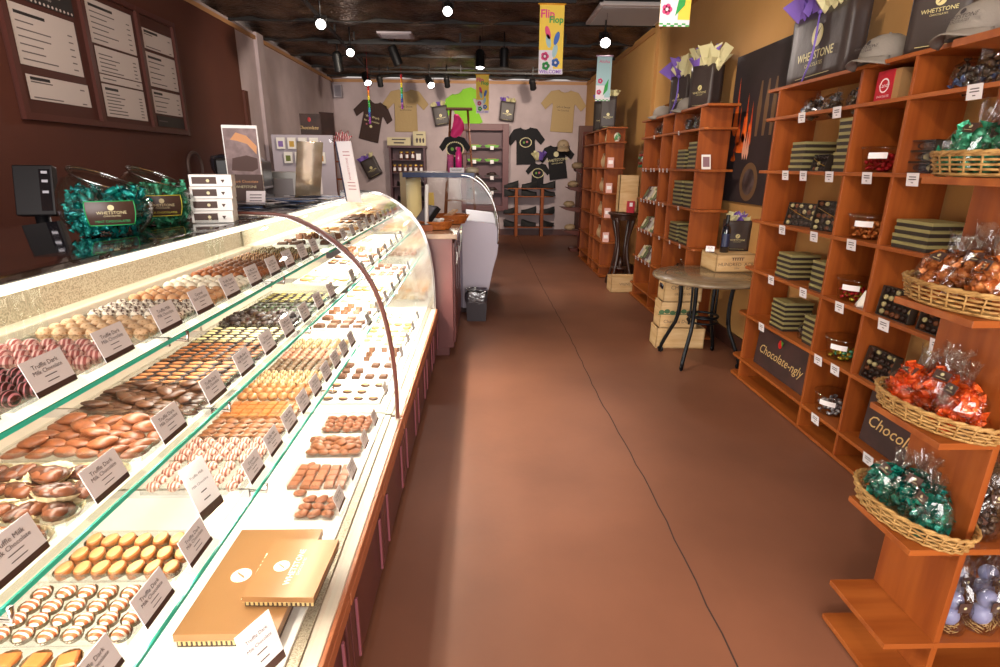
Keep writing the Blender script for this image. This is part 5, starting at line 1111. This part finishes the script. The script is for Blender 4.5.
# ================================================================ MENU BOARD on the brown wall
mb = thing('menu_board', 'framed three-panel menu board on the brown wall', 'menu board', (LX+.035, 0, 0))
fm = mat('menu_frame', '#532b24', .4); g = G(); y0, y1, z0, z1 = 4.27, 6.55, 1.885, 3.0
g.box(0, .012, y0, y1, z0, z1); g.build('backing', mat('menu_back', '#4a241c', .5), mb)
g = G()
for a in (y0, y0+.83, y0+1.60, y1-.05): g.box(.012, .04, a, a+.05, z0, z1)
g.box(.012, .038, y0+.001, y1-.001, z0+.001, z0+.05); g.box(.012, .038, y0+.001, y1-.001, z1-.05, z1-.001); g.build('frame', fm, mb)
mp = mat('menu_paper', '#cfc2bc', .6); hdr = mat('menu_header', '#2b2626', .5)
def panel(a, b, c, d, hd=None, nl=5, m=None, cols=True):
    g = G(); M = frame((.014, (a+b)/2, (c+d)/2), (0, 1, 0), (0, 0, 1)); w_, h_ = b-a, d-c
    g.box(-w_/2, w_/2, -h_/2, h_/2, 0, .004, 0, M); M = M @ Matrix.Translation((0, 0, .004))
    if hd: rect(g, -w_*.45, -w_*.45+w_*.05*len(hd), h_*.36-.011, h_*.36+.011, M, 1)
    for k in range(nl):
        yy = h_*(.22-.62*k/max(1, nl-1)) if nl > 1 else 0; l = random.uniform(.25, .55)
        rect(g, -w_*.45, -w_*.45+w_*l, yy-.0045, yy+.0045, M, 2)
        if cols: rect(g, w_*.34, w_*.42, yy-.0045, yy+.0045, M, 2)
    g.build('menu_sheet', [m or mp, hdr, mat('menu_ink', '#6a605e', .6)], mb)
A0 = y0+.09; B0 = y0+.92; C0 = y0+1.69
g = G(); M = frame((.016, A0+.33, 2.83), (0, 1, 0), (0, 0, 1)); g.box(-.33, .33, -.13, .13, 0, .004, 0, M); logo(g, .36, M @ Matrix.Translation((0, -.02, .004)), 1, 0)
for k in range(16): disc(g, .011, M @ Matrix.Translation((-.31+k*.041, -.115, .004)), 1, 6)
g.build('menu_header_sheet', [hdr, mp], mb)
panel(A0, A0+.64, 2.26, 2.66, 'ICE CREAM', 6); panel(A0+.02, A0+.66, 2.03, 2.20, 'SHAKES', 2)
panel(B0, B0+.62, 2.56, 2.90, 'HOT DRINKS', 6); panel(B0+.02, B0+.62, 2.33, 2.54, None, 5); panel(B0+.02, B0+.62, 2.26, 2.32, None, 1); panel(B0+.02, B0+.62, 1.98, 2.245, 'COFFEE', 7)
panel(C0, C0+.52, 2.66, 2.84, 'SPECIALTY', 2); panel(C0, C0+.52, 2.32, 2.63, 'SMOOTHIES', 5); panel(C0, C0+.52, 2.07, 2.29, 'EXTRAS', 4); panel(C0+.02, C0+.52, 1.95, 2.05, None, 1, hdr, False)
# ================================================================ LEFT BACK CORNER shelving
def small_shelf(label, x0, x1, y0, y1, zs):
    s = thing('wooden_wall_shelf', label, 'shelf', (0, 0, 0))
    for z in zs: g = G(); g.box(x0, x1, y0, y1, z-.025, z); g.build('shelf', cherry, s, bev=.002)
    for x in (x0, x1-.02): g = G(); g.box(x, x+.02, y0, y1, 0, zs[-1]-.025); g.build('side_panel', cherry, s)
    return s
small_shelf('cherry shelf unit against the left wall near the back, carrying a chocolate box sign', -3.28, -2.88, 10.7, 11.2, [.3, .8, 1.3, 1.75, 2.10])
small_shelf('cherry shelf unit in the back left corner with a red and white bow', -3.2, -2.82, 11.9, 12.4, [.3, .8, 1.3, 1.65, 1.98])
sg = thing('chocolate_sign', 'dark Chocolate box sign on top of the left shelf unit', 'sign', (-3.1, 10.72, 2.102), .15)
g = G(); g.box(-.34, .12, 0, .02, 0, .36); M = frame((0, 0, 0), (.85, .5, 0), (0, 0, 1)); g.box(.12, .40, 0, .40, -.03, -.01, 0, M); g.build('panel', MC['sign_brown'], sg, bev=.002)
g = G(); M = frame((-.11, -.0015, .12), (1, 0, 0), (0, 0, 1)); text(g, 'Chocolate', .085, M, 0, shear=.3); g.build('lettering', MC['gold_lettering'], sg); g = G(); g.ball((-.08, -.004, .26), (.03, .006, .04)); g.build('strawberry', MC['strawberry'], sg)
bow = thing('gift_bow', 'red and white striped bow on the corner shelf unit', 'bow', (-2.95, 12.05, 1.985)); g = G(); rb_ = mat('bow_red', '#c22040', .4, wave=(9, '#efe3e6', .5, 2)); 
for k in range(9):
    a = k*.7; g.tube([(0, 0, .08), (.13*cos(a), .05*sin(a*2), .10+.13*sin(a)), (.22*cos(a+.2), .06*sin(a), .12+.16*sin(a+.2)), (.1*cos(a+.5), 0, .1+.06*sin(a+.5)), (0, 0, .08)], [.012, .035, .03, .03, .012], 6)
g.build('loops', rb_, bow); tissue('tissue_paper', yellowt, bow, (-.24, 0, .06), .2, 5)
# rack of small bags (coffee, sweets)
prk = thing('packet_rack', 'white rack of small coloured packets in front of the left shelves', 'rack', (-2.68, 8.6, 0), 0)
g = G(); g.box(-.45, .45, 0, .03, .3, 2.0); g.box(-.47, .47, -.15, .2, 0, .9); g.build('rack', mat('rack_white', '#b8b0bc', .5), prk)
g = G(); M = frame((.12, -.002, 1.28), (1, 0, 0), (0, 0, 1)); rect(g, -.12, .12, -.18, .12, M, 0); lines(g, -.09, .09, [.08-.03*k for k in range(8)], .007, M, 1); g.build('notice', [paper, mat('notice_ink', '#9a8a9a', .6)], prk)
pkc = [mat('pk_'+str(i), c, .4) for i, c in enumerate(('#8a6fb0', '#c9a24a', '#a8a0a8', '#d0a040', '#6f7a3c', '#7f8c5a', '#6a5a9a', '#b8863a'))]
for r in range(2):
    for k in range(4):
        g = G(); g.box(-.06, .06, -.03, 0, 0, .16, 0); g.box(-.035, .035, -.032, -.03, .03, .11, 1); tag(g.build('sweet_packet', [white, pkc[r*4+k]], None, (-2.98+k*.16+r*.09, 8.57, 1.80-r*.20), bev=.006), f'small packet clipped to the white rack, {["upper", "lower"][r]} row, {["first", "second", "third", "fourth"][k]} from left', 'packet')
g = G(); g.box(0, .3, -.02, 0, 0, .07, 0); tag(g.build('pink_label', mat('pink_label', '#c070a8', .5), None, (-2.76, 8.57, 1.50)), 'pink label strip under the packets of the white rack', 'label')
# ================================================================ BACK WALL
BW = BY-.005
def shirt(label, px, z, w_, h_, m, rot=0, printfn=None, slv=.30):
    """short-sleeved T-shirt pinned flat on the wall"""
    s = thing('t_shirt', label, 't-shirt', (px, BW-.03, z)); s.rotation_euler.y = rot
    P = [(-.30, 0), (-.285, .62), (-.30, .68), (-.47, .52), (-.60, .66), (-.36, .96), (-.16, 1.0), (-.09, .955), (0, .935), (.09, .955), (.16, 1.0), (.36, .96), (.60, .66), (.47, .52), (.30, .68), (.285, .62), (.30, 0)]
    g = G(); g.prism([(x*w_, y*h_) for x, y in P], .0, .022, 'y'); g.build('shirt', m, s, bev=.008)
    g = G(); g.tube([(-.16*w_, -.001, 1.0*h_), (-.09*w_, -.001, .955*h_), (0, -.001, .935*h_), (.09*w_, -.001, .955*h_), (.16*w_, -.001, h_)], .008, 5); g.build('collar', m, s)
    if printfn: g = G(); printfn(g, frame((0, -.002, h_*.6), (1, 0, 0), (0, 0, 1))); g.build('print', [cream, mat('print_green', '#6a9a3a', .6), mat('print_red', '#b04040', .6), blackm], s)
    return s
tan = mat('tan_cotton', '#b39a6e', .85, bump=(14, .4, .02)); brn = mat('brown_cotton', '#3e2c28', .85, bump=(14, .4, .02)); lime = mat('lime_cotton', '#86c832', .8, bump=(12, .5, .02)); blk = mat('black_cotton', '#17161a', .85, bump=(14, .3, .02))
def p1(g, M): text(g, 'Will Work', .07, M, 0); text(g, 'for Chocolate', .06, M @ Matrix.Translation((0, -.09, 0)), 0); disc(g, .03, M @ Matrix.Translation((0, -.2, 0)), 0); disc(g, .02, M @ Matrix.Translation((-.1, -.17, 0)), 2)
def p2(g, M):
    text(g, 'Life is Sweet', .06, M, 3)
    text(g, 'Eat Chocolate', .045, M @ Matrix.Translation((0, -.07, 0)), 3)
def p3(g, M):
    for k in range(28): a = 2*pi*k/28; disc(g, .012, M @ Matrix.Translation((.13*cos(a), .10*sin(a), 0)), 0, 6)
    disc(g, .025, M @ Matrix.Translation((-.04, 0, 0)), 1); disc(g, .025, M @ Matrix.Translation((.03, .01, 0)), 2)
def p4(g, M): disc(g, .06, M @ Matrix.Translation((0, .1, 0)), 0); text(g, 'WHETSTONE', .085, M @ Matrix.Translation((0, -.03, 0)), 0); text(g, 'CHOCOLATES', .04, M @ Matrix.Translation((0, -.1, 0)), 0)
shirt('dark brown tilted T-shirt on the back wall', -2.62, 2.10, .74, .86, brn, radians(14), p1)
shirt('tan T-shirt with small print, left of the ladder on the back wall', -1.75, 2.30, .86, .88, tan, 0, p2)
shirt('tan T-shirt at the upper right of the back wall', 1.76, 2.33, .86, .88, tan, radians(3), p2)
shirt('black T-shirt with a ring of dots on the back wall', .97, 1.62, .74, .80, blk, radians(-2), p3)
shirt('black WHETSTONE T-shirt below a tan cap on the back wall', 1.74, 1.30, .70, .76, blk, radians(-8), p4)
shirt('small black child T-shirt with a ring print above the shoe rack', 1.24, 1.10, .48, .55, blk, radians(2), p3)
s_ = shirt('lime green T-shirt hung askew on the back wall', -.33, 2.42, .86, .80, lime, radians(-24), None); s_.location.x = -.26
wall_cap = cap('tan cap pinned on the wall above the black WHETSTONE shirt', (1.80, BW-.10, 2.0), 0, 1.5, m=mat('tan_cap', '#a89478', .8)); wall_cap.rotation_euler = (radians(25), 0, 0)
def wbag(label, x, z, rot, tis, s=.36, m=None, seed=1):
    b = gift_bag(label, (x, BW-.14, z), 0, s*.8, s, .1, tis, seed=seed, tsz=1.3, m=m or mat('grey_bag', '#4e4746', .5)); b.rotation_euler = (0, rot, 0); return b
wbag('grey gift bag with cream and purple tissue left of the lime shirt', -.93, 2.45, radians(-10), (yellowt, purple, yellowt), .40, seed=31)
wbag('grey gift bag with purple and yellow tissue right of the lime shirt', .50, 2.55, radians(6), (purple, yellowt, yellowt), .40, seed=33)
wbag('tilted brown gift bag with purple tissue left of the jar cabinet', -2.48, 1.33, radians(-26), (purple, purple, yellowt), .42, m=darkbag, seed=35)
g = G(); M = frame((0, 0, 0), (1, 0, 0), (0, 0, 1)); tt = thing('tissue_bundle', 'bundle of yellow and purple tissue between the black shirts', 'tissue', (1.28, BW-.12, 1.78)); tissue('tissue_paper', yellowt, tt, (-.06, 0, 0), .24, 41); tissue('tissue_paper', purple, tt, (.06, 0, 0), .26, 42)
# jar cabinet
jc = thing('jar_cabinet', 'narrow mauve cabinet of jars against the back wall', 'cabinet', (-2.12, BW-.32, 0)); mv = mat('mauve_dark', '#5a3c44', .5)
g = G(); g.box(0, .04, 0, .32, 0, 1.95); g.box(.76, .80, 0, .32, 0, 1.95); g.box(0, .8, .30, .32, 0, 1.95); g.box(-.03, .83, -.02, .32, 1.95, 2.0); g.build('carcass', mv, jc, bev=.003)
for z in (.4, .8, 1.12, 1.42, 1.70): g = G(); g.box(.04, .76, .01, .3, z-.02, z); g.build('shelf', mv, jc)
jg = mat('jam', '#6b3a2c', .2, coat=.6); jl = mat('jar_lid_gold', '#c9a24a', .35, .6); g = G(); g.lathe([(.001, 0), (.036, 0), (.038, .02), (.038, .11), (.032, .125)], 14, 0); g.lathe([(.036, .122), (.036, .145), (.001, .146)], 14, 1, cap=False); 
def jl_(u, v): return (.0388*cos(pi*1.25+u*pi/2), .0388*sin(pi*1.25+u*pi/2), .03+.06*v)
g.grid(jl_, 5, 1, 2); JD = g.data('jam_jar', [jg, jl, paper])
for k in range(3): put('jam_jar', JD, (-1.86+k*.13, BW-.24, 1.701), (0, 0, 0), f'dark jar with gold lid on the upper shelf of the mauve cabinet', 'jar', 'jars on the upper shelf of the mauve cabinet', scale=(1.1, 1.1, 1.2))
for k in range(6): put('jam_jar', JD, (-2.02+k*.12, BW-.24, 1.421), (0, 0, 0), f'dark jar with gold lid on the second shelf of the mauve cabinet', 'jar', 'jars on the second shelf of the mauve cabinet', scale=(1.1, 1.1, 1.2))
for k in range(4): put('shoe', None, (0, 0, 0), (0, 0, 0), 'x', 'x') if False else None
g = G(); g.box(0, .1, 0, .02, 0, .13, 0); tag(g.build('shelf_label', paper, None, (-1.52, BW-.28, 1.701)), 'small white label card on the upper shelf of the mauve cabinet', 'card')
ivory = mat('ivory_sign', '#cfc49c', .5)
for (x, w_, h_, lab, sgn) in ((-2.16, .52, .17, 'long cream sign on top of the mauve cabinet', 0), (-1.58, .28, .30, 'square cream sign with dark figures on top of the mauve cabinet', 1)):
    g = G(); g.box(0, w_, 0, .03, 0, h_, 0); M = frame((w_/2, -.001, h_/2), (1, 0, 0), (0, 0, 1))
    if sgn == 0: lines(g, -.2, .2, [.04], .025, M, 1); lines(g, -.14, .14, [-.03], .03, M, 1)
    else:
        for k in range(3): g.add([(-.07+k*.07, -.09, .001), (-.04+k*.07, -.09, .001), (-.03+k*.07, -.02, .001), (-.055+k*.07, .02, .001), (-.08+k*.07, -.02, .001)], [(0, 1, 2, 3, 4)], 1, False, M)
        lines(g, -.08, .1, [.08], .02, M, 1)
    tag(g.build('display_sign', [ivory, inkm], None, (x, BW-.25, 2.002), bev=.003), lab, 'sign')
shoem = mat('black_shoe', '#09080a', .7)
def shoe_data():
    g = G()
    def f(u, v):
        x = -.14+.28*u; w_ = .042*(1-.25*cos(u*6.28)*.5)*(sin(pi*min(max(u, .06), .94))**.4); a = pi*v; hh = .045+.055*(1-u)**1.5
        return (x, w_*cos(a), .012+hh*sin(a))
    g.grid(f, 12, 8, 0); g.prism([(-.14, -.035), (.0, -.042), (.13, -.03), (.15, 0), (.13, .03), (0, .042), (-.14, .035)], 0, .014, 'z', 0); return g.data('clog', [shoem])
SD = shoe_data()
for z, nm in ((1.121, 'third'), (.801, 'fourth')):
    for k in range(4): put('black_clog', SD, (-1.93+k*.18, BW-.17, z), (0, 0, -1.1+.15*sin(k)), f'black clog on the {nm} shelf of the mauve cabinet', 'shoe', f'black clogs on the {nm} shelf of the mauve cabinet')
# recessed display cabinet
rc = thing('framed_wall_cabinet', 'mauve framed wall cabinet with green trays right of the ladder', 'cabinet', (-.52, BW-.22, .58))
W_, H_ = 1.08, 1.9
g = G(); g.box(0, .12, 0, .2, 0, H_); g.box(W_-.14, W_, 0, .2, 0, H_); g.box(.12, W_-.14, 0, .2, H_-.14, H_); g.box(.12, W_-.14, 0, .2, 0, .12); g.build('frame', mat('mauve_frame', '#6b4448', .5), rc, bev=.006)
g = G(); g.box(.12, W_-.14, .18, .2, .12, H_-.14); g.build('back', mv, rc)
for z in (.42, .75, 1.10, 1.40): g = G(); g.box(.12, W_-.14, .01, .18, z-.02, z); g.build('shelf', mv, rc)
gt = mat('green_tray', '#62a82c', .5); g = G(); g.prism([(-.13, 0), (.13, 0), (.17, .05), (-.17, .05)], -.06, .06, 'y'); g.box(-.10, .10, -.04, .04, .05, .07, 1); GT = g.data('green_tray', [gt, mat('tray_goods', '#8a6a3c', .5)])
g = G(); g.prism([(-.13, 0), (.13, 0), (.16, .05), (-.16, .05)], -.06, .06, 'y'); g.ball((0, 0, .07), (.12, .05, .04), 9, 6, 0, jit=.2); DT = g.data('dark_tray', [drk])
for r, z in enumerate((1.40, 1.10, .75, .42)):
    for k in range(2):
        me = GT if r < 2 else DT
        put('green_tray' if r < 2 else 'dark_bowl', me, (-.52+.30+k*.40, BW-.12, .58+z+.001), (0, 0, 0), f'{"lime green tray" if r < 2 else "dark bowl"} in the framed wall cabinet, {["top", "second", "third", "lowest"][r]} shelf, {["left", "right"][k]}', 'tray')
        g = G(); g.box(-.04, .04, -.002, 0, -.03, .05, 0); tag(g.build('price_tag', paper, None, (-.52+.30+k*.40, BW-.225, .58+z-.02)), f'white tag in the framed wall cabinet, {["top", "second", "third", "lowest"][r]} shelf, {["left", "right"][k]}', 'price tag')
# shoe rack
sr = thing('shoe_rack', 'small cherry shoe rack with black shoes against the back wall', 'shoe rack', (1.05, BW-.14, 0))
for x in (-.30, .30): g = G(); g.box(x-.035, x+.035, -.13, .12, 0, 1.1); g.build('upright', cherry, sr, bev=.003)
for z in (.22, .52, .92, 1.10): 
    g = G(); g.prism([(-.58, .12), (-.56, -.05), (-.38, -.14), (.38, -.14), (.56, -.05), (.58, .12)], z-.02, z, 'z'); g.build('shelf', cherry_h, sr, bev=.002)
for r, z in enumerate((.221, .521, .921, 1.101)):
    for k, x in enumerate((.62, .64, 1.03, 1.07, 1.46, 1.50)):
        put('black_clog', SD, (x, BW-.20+.11*(k % 2), z), (0, 0, .2*sin(k*2+r)+(pi if r % 2 else 0)), f'black clog on the {["lowest", "second", "third", "top"][r]} shelf of the cherry shoe rack', 'shoe', f'black clogs on the {["lowest", "second", "third", "top"][r]} shelf of the shoe rack', scale=(1.15, 1.1, 1.5))
# speaker, corner shelf frame
g = G(); g.box(0, .17, 0, .14, 0, .26, 0); g.box(.02, .15, -.006, 0, .02, .24, 1); tag(g.build('wall_speaker', [mat('speaker_white', '#c9c4cc', .5), mat('speaker_grille', '#a39ea8', .7)], None, (-3.28, BW-.16, 2.99), bev=.008), 'white loudspeaker high in the back left corner', 'speaker')
g = G(); g.box(0, .30, 0, .1, 0, 2.25); tag(g.build('dark_cupboard_door', mat('dark_door', '#4a2a22', .5), None, (WX-.34, 11.9, .14), bev=.004), 'narrow dark wooden panel in the back right corner', 'panel')
# ladder with pink hat and shirt
ld = thing('wooden_ladder', 'brown wooden step ladder displaying a pink cloth behind the gelato case', 'ladder', (-.38, 9.0, 0)); lw = mat('ladder_wood', '#7a4424', .5)
for s in (-1, 1):
    g = G(); g.tube([(s*.30, -.25, 0), (s*.13, 0, 2.40)], .022, 4); g.build('rail', lw, ld); g = G(); g.tube([(s*.30, .35, 0), (s*.13, .03, 2.38)], .018, 4); g.build('rear_rail', lw, ld)
g = G(); g.box(-.20, .20, -.09, .09, 2.40, 2.43); g.build('top_step', lw, ld, bev=.004)
for k in range(6): z = .35+k*.35; hw = .30-.17*z/2.4; g = G(); g.box(-hw, hw, -.25+.25*z/2.4-.05, -.25+.25*z/2.4+.05, z, z+.025); g.build('tread', lw, ld)
hp = MC['hot_pink']; g = G(); g.grid(lambda u, v: (.09*sin(pi*(.1+.8*v))*(2*u-1)+.03*sin(v*5), -.02*sin(pi*u)-.02*sin(v*9+u*6), -.42*v), 10, 12); tag(g.build('pink_cloth', mat('pink_cloth', '#e0327e', .7), None, (-.42, 8.88, 2.33), solid=.012), 'hot pink cloth draped from the top of the ladder', 'cloth')
bs = shirt('black shirt hung on the wooden ladder', -.44, 1.55, .40, .46, blk, 0, p3); bs.location.y = 8.72
# ================================================================ CEILING: tracks, spots, vents, banners
tr = mat('track_black', '#0e0e10', .5)
def track(label, p, q):
    g = G(); g.box(0, 1, 0, 1, 0, 1); a, b = Vector(p), Vector(q); d = (b-a); n = Vector((-d.y, d.x, 0)).normalized()*.018
    g.v = [tuple(a-n), tuple(b-n), tuple(a+n), tuple(b+n)]+[tuple(v+Vector((0, 0, .03))) for v in (a-n, b-n, a+n, b+n)]
    for t in (.1, .5, .9): c = a.lerp(b, t); g.box(c.x-.012, c.x+.012, c.y-.012, c.y+.012, c.z+.02, CZ+.06)
    tag(g.build('lighting_track', tr), label, 'lighting track')
TRZ = CZ-.12
track('long black lighting track running toward the back wall on the left', (-1.9, 5.6, TRZ), (-2.2, 11.3, TRZ)); track('black lighting track crossing near the back wall', (-2.2, 11.6, TRZ), (1.3, 11.6, TRZ)); track('black lighting track crossing the middle of the ceiling', (-2.3, 9.0, TRZ), (1.6, 9.0, TRZ)); track('black lighting track above the vents', (-.5, 6.7, TRZ), (1.0, 6.7, TRZ))
def fixture(label, loc, aim, lit=True, power=45, s=1.0, col=(1, .86, .78)):
    f = thing('spotlight_head', label, 'spotlight', loc); d = (Vector(aim)-Vector(loc)).normalized(); M = d.to_track_quat('Z', 'Y').to_matrix().to_4x4()
    g = G(); g.lathe([(.035*s, -.11*s), (.052*s, -.09*s), (.055*s, .09*s), (.060*s, .10*s), (.050*s, .10*s)], 20, 0, M=M, cap=False); g.lathe([(.001, -.11*s), (.035*s, -.11*s)], 20, 0, M=M, cap=False); g.build('housing', tr, f)
    g = G(); g.lathe([(.001, .085*s), (.050*s, .085*s)], 20, 0, M=M, cap=False); g.build('lens', mat('lit_lens', '#fff4f0', .3, emit=14) if lit else mat('dark_lens', '#1c1c22', .1), f)
    g = G(); g.cyl((0, 0, .04*s), (0, 0, CZ-loc[2]+.05), .010); g.tube([(-.06*s, 0, 0), (-.06*s, 0, .06*s), (.06*s, 0, .06*s), (.06*s, 0, 0)], .007, 5); g.build('yoke', tr, f)
    if lit: spot('track_and_fill_spot', tuple(Vector(loc)+d*.13*s), aim, power, col, 80, .8, .04)
fixture('large lit spotlight on the left above the menu board end', (-1.85, 7.0, 3.13), (-.6, 2.0, .9), True, 60, 1.05)
fixture('small lit spotlight left of centre, second back', (-1.92, 8.75, 3.15), (-1.0, 3.5, 1.0), True, 40, 1.0, (1, .8, .7))
fixture('unlit black spotlight by the grey wall', (-2.28, 9.45, 3.12), (-2.3, 10, 2), False, 0, 1.3)
fixture('lit spotlight nearest the back left corner', (-2.20, 11.2, 3.12), (-1.3, 9.6, 1.4), True, 40, 1.3)
fixture('unlit black spotlight tilted right under the small ceiling vent', (-1.32, 9.0, 3.14), (-.9, 9.3, 2), False, 0, 1.3)
fixture('lit spotlight before the tan shirt', (-1.05, 11.5, 3.12), (-.2, 9.6, 1.6), True, 40, 1.3)
fixture('small lit spotlight at the top centre of the picture', (-.38, 6.5, 3.17), (-.3, 2.0, .5), True, 50, .95)
fixture('lit spotlight pointing straight down near the centre', (-.06, 9.1, 3.12), (-.05, 8.2, 0), True, 60, 1.3)
fixture('unlit spotlight beside the one pointing down', (.30, 8.9, 3.12), (.3, 9.4, 1), False, 0, 1.2)
fixture('small unlit spotlight left of the lime shirt', (-2.02, 11.6, 3.14), (-2.0, 12.2, 2.4), False, 0, 1.0)
fixture('small unlit spotlight above the ladder', (-.72, 11.6, 3.14), (-.7, 12.4, 2.4), False, 0, 1.0)
fixture('small unlit spotlight above the right tan shirt', (.95, 11.6, 3.12), (1.2, 12.6, 2.4), False, 0, 1.1)
fixture('bright spotlight below the large ceiling vent', (1.50, 7.5, 3.10), (1.0, 3.2, .6), True, 70, 1.2)
vent = thing('ceiling_vent', 'large square air diffuser at the top right of the ceiling', 'vent', (1.75, 7.36, 3.33)); g = G()
g.box(-.45, .45, -.45, .45, .0, .03); g.box(-.40, .40, -.40, .40, .03, .10); g.build('frame', mat('vent_grey', '#cfc8c4', .5), vent, bev=.008)
g = G()
for k in range(24): g.box(-.40, .40, -.40+k*.0345, -.385+k*.0345, -.012, 0)
g.build('louvre', mat('vent_louvre', '#a8a09c', .5), vent)
v2 = thing('ceiling_vent', 'small pale rectangular vent toward the back of the ceiling', 'vent', (-1.24, 8.6, CZ-.09)); g = G(); g.box(-.24, .24, -.17, .17, 0, .03); g.build('frame', mat('vent_pale', '#b8aeb4', .5), v2, bev=.006)
g = G()
for k in range(8): g.box(-.20, .20, -.14+k*.035, -.125+k*.035, -.008, 0)
g.build('louvre', mat('vent_pale2', '#a59ba2', .5), v2)
bcol = [mat('bn_'+str(i), c, .7) for i, c in enumerate(('#e8c84a', '#d8487c', '#2f9a4a', '#3a66b8', '#d8d4dc', '#9cc0c8', '#8a5ab8'))]
def banner(label, p_top, w_, h_, base, top, seed, check=False):
    b = thing('hanging_banner', label, 'banner', p_top); g = G(); M = frame((0, 0, -h_), (1, 0, 0), (0, 0, 1)); rr = random.Random(seed)
    g.box(-w_/2, w_/2, 0, h_, -.003, 0, base, M); rect(g, -w_/2, w_/2, 0, h_*.08, M, 4, .0008)
    rect(g, -w_/2, w_*.1, h_*.08, h_*.35, M, 4, .0008)
    if not check:
        text(g, 'Flip', w_*.42, M @ Matrix.Translation((-w_*.18, h_*.86, .0006)), 1, bold=.03); text(g, 'Flop', w_*.34, M @ Matrix.Translation((w_*.18, h_*.78, .0008)), 2, bold=.03)
        for x, y, c, a in ((-.15, .60, 1, .3), (.22, .52, 3, -.3), (-.12, .48, 5, .2), (.16, .34, 5, -.2)):
            disc(g, w_*.13, M @ Matrix.Translation((x*w_, y*h_, .001)) @ Matrix.Rotation(a, 4, 'Z') @ Matrix.Diagonal((.8, 2.0, 1, 1)), c, 14)
        text(g, 'WELCOME', w_*.19, M @ Matrix.Translation((0, h_*.035, .0012)), 6, bold=.02)
        fl_ = ((-.25, .26, 1), (.2, .17, 3), (-.2, .12, 2))
    else:
        fl_ = ((-.22, .45, 1), (-.28, .2, 1)); g.add([(.0*w_, .12*h_, .001), (.3*w_, .25*h_, .001), (.35*w_, .5*h_, .001), (.1*w_, .35*h_, .001)], [(0, 1, 2, 3)], 2, False, M)
        for k in range(8):
            for j in range(2):
                if (k+j) % 2: rect(g, -w_/2+k*w_/8, -w_/2+(k+1)*w_/8, j*h_*.02, (j+1)*h_*.02, M, 2, .0012)
        text(g, 'Aloha', w_*.3, M @ Matrix.Translation((.0, h_*.88, .001)), 1); text(g, 'Summer', w_*.24, M @ Matrix.Translation((.0, h_*.75, .001)), 5)
    for x, y, c in fl_:
        for k in range(5): disc(g, w_*.085, M @ Matrix.Translation((x*w_+.09*w_*cos(k*1.257), y*h_+.09*w_*sin(k*1.257), .0014)), c, 10)
        disc(g, w_*.05, M @ Matrix.Translation((x*w_, y*h_, .0018)), 4, 10)
    g.build('cloth', bcol, b)
    g = G(); g.cyl((-w_/2-.012, 0, 0), (w_/2+.012, 0, 0), .007); g.build('rod', mat('rod_'+top, top, .5), b)
    g = G(); g.tube([(-w_/2, 0, 0), (0, 0, .10), (w_/2, 0, 0)], .0022, 4); g.tube([(0, 0, .10), (0, 0, CZ-p_top[2]+.05)], .002, 4); g.build('cord', tr, b)
q = aty(552.5, 4, 5.0); banner('yellow flip-flop banner hanging nearest the centre of the ceiling', (q.x, 5.0, q.z), .20, .52, 0, '#d99a2a', 1)
q = aty(482.5, 74.5, 8.6); banner('small yellow flip-flop banner hanging near the ladder', (q.x, 8.6, q.z), .185, .52, 0, '#d99a2a', 2)
q = aty(605, 56, 7.2); banner('pale blue aloha banner hanging by the right wall', (q.x, 7.2, q.z), .18, .50, 5, '#c9a8c8', 3, True)
q = aty(682, -62, 4.0); banner('yellow and blue banner cut by the top edge of the picture', (q.x, 4.0, q.z), .20, .50, 0, '#d99a2a', 4, True)
rain = [mat('rb_'+str(i), c, .3) for i, c in enumerate(('#d8303a', '#e88a2a', '#e0cc3a', '#3aa848', '#38a0c0', '#3a50a8', '#8a3a98'))]
for px, pt, pb, Y_, lab in ((401, 74, 109, 10.0, 'rainbow bead string hanging before the tan shirt'), (368, 86, 124, 10.0, 'rainbow bead string hanging before the dark brown shirt')):
    a = aty(px, pt, Y_); b_ = aty(px, pb, Y_); n = 16; g = G()
    for k in range(n): g.ball((0, 0, b_.z-a.z+(a.z-b_.z)*(k+.5)/n), (.022, .022, .020), 8, 6, 6-k*7//n)
    g.cyl((0, 0, 0), (0, 0, CZ-a.z+.05), .002, m=0, n=4); tag(g.build('bead_string', rain, None, tuple(a)), lab, 'bead string')
# clean-up of scratch
for o in [o for o in bpy.data.objects if o.get('label') == 'x']: bpy.data.objects.remove(o)
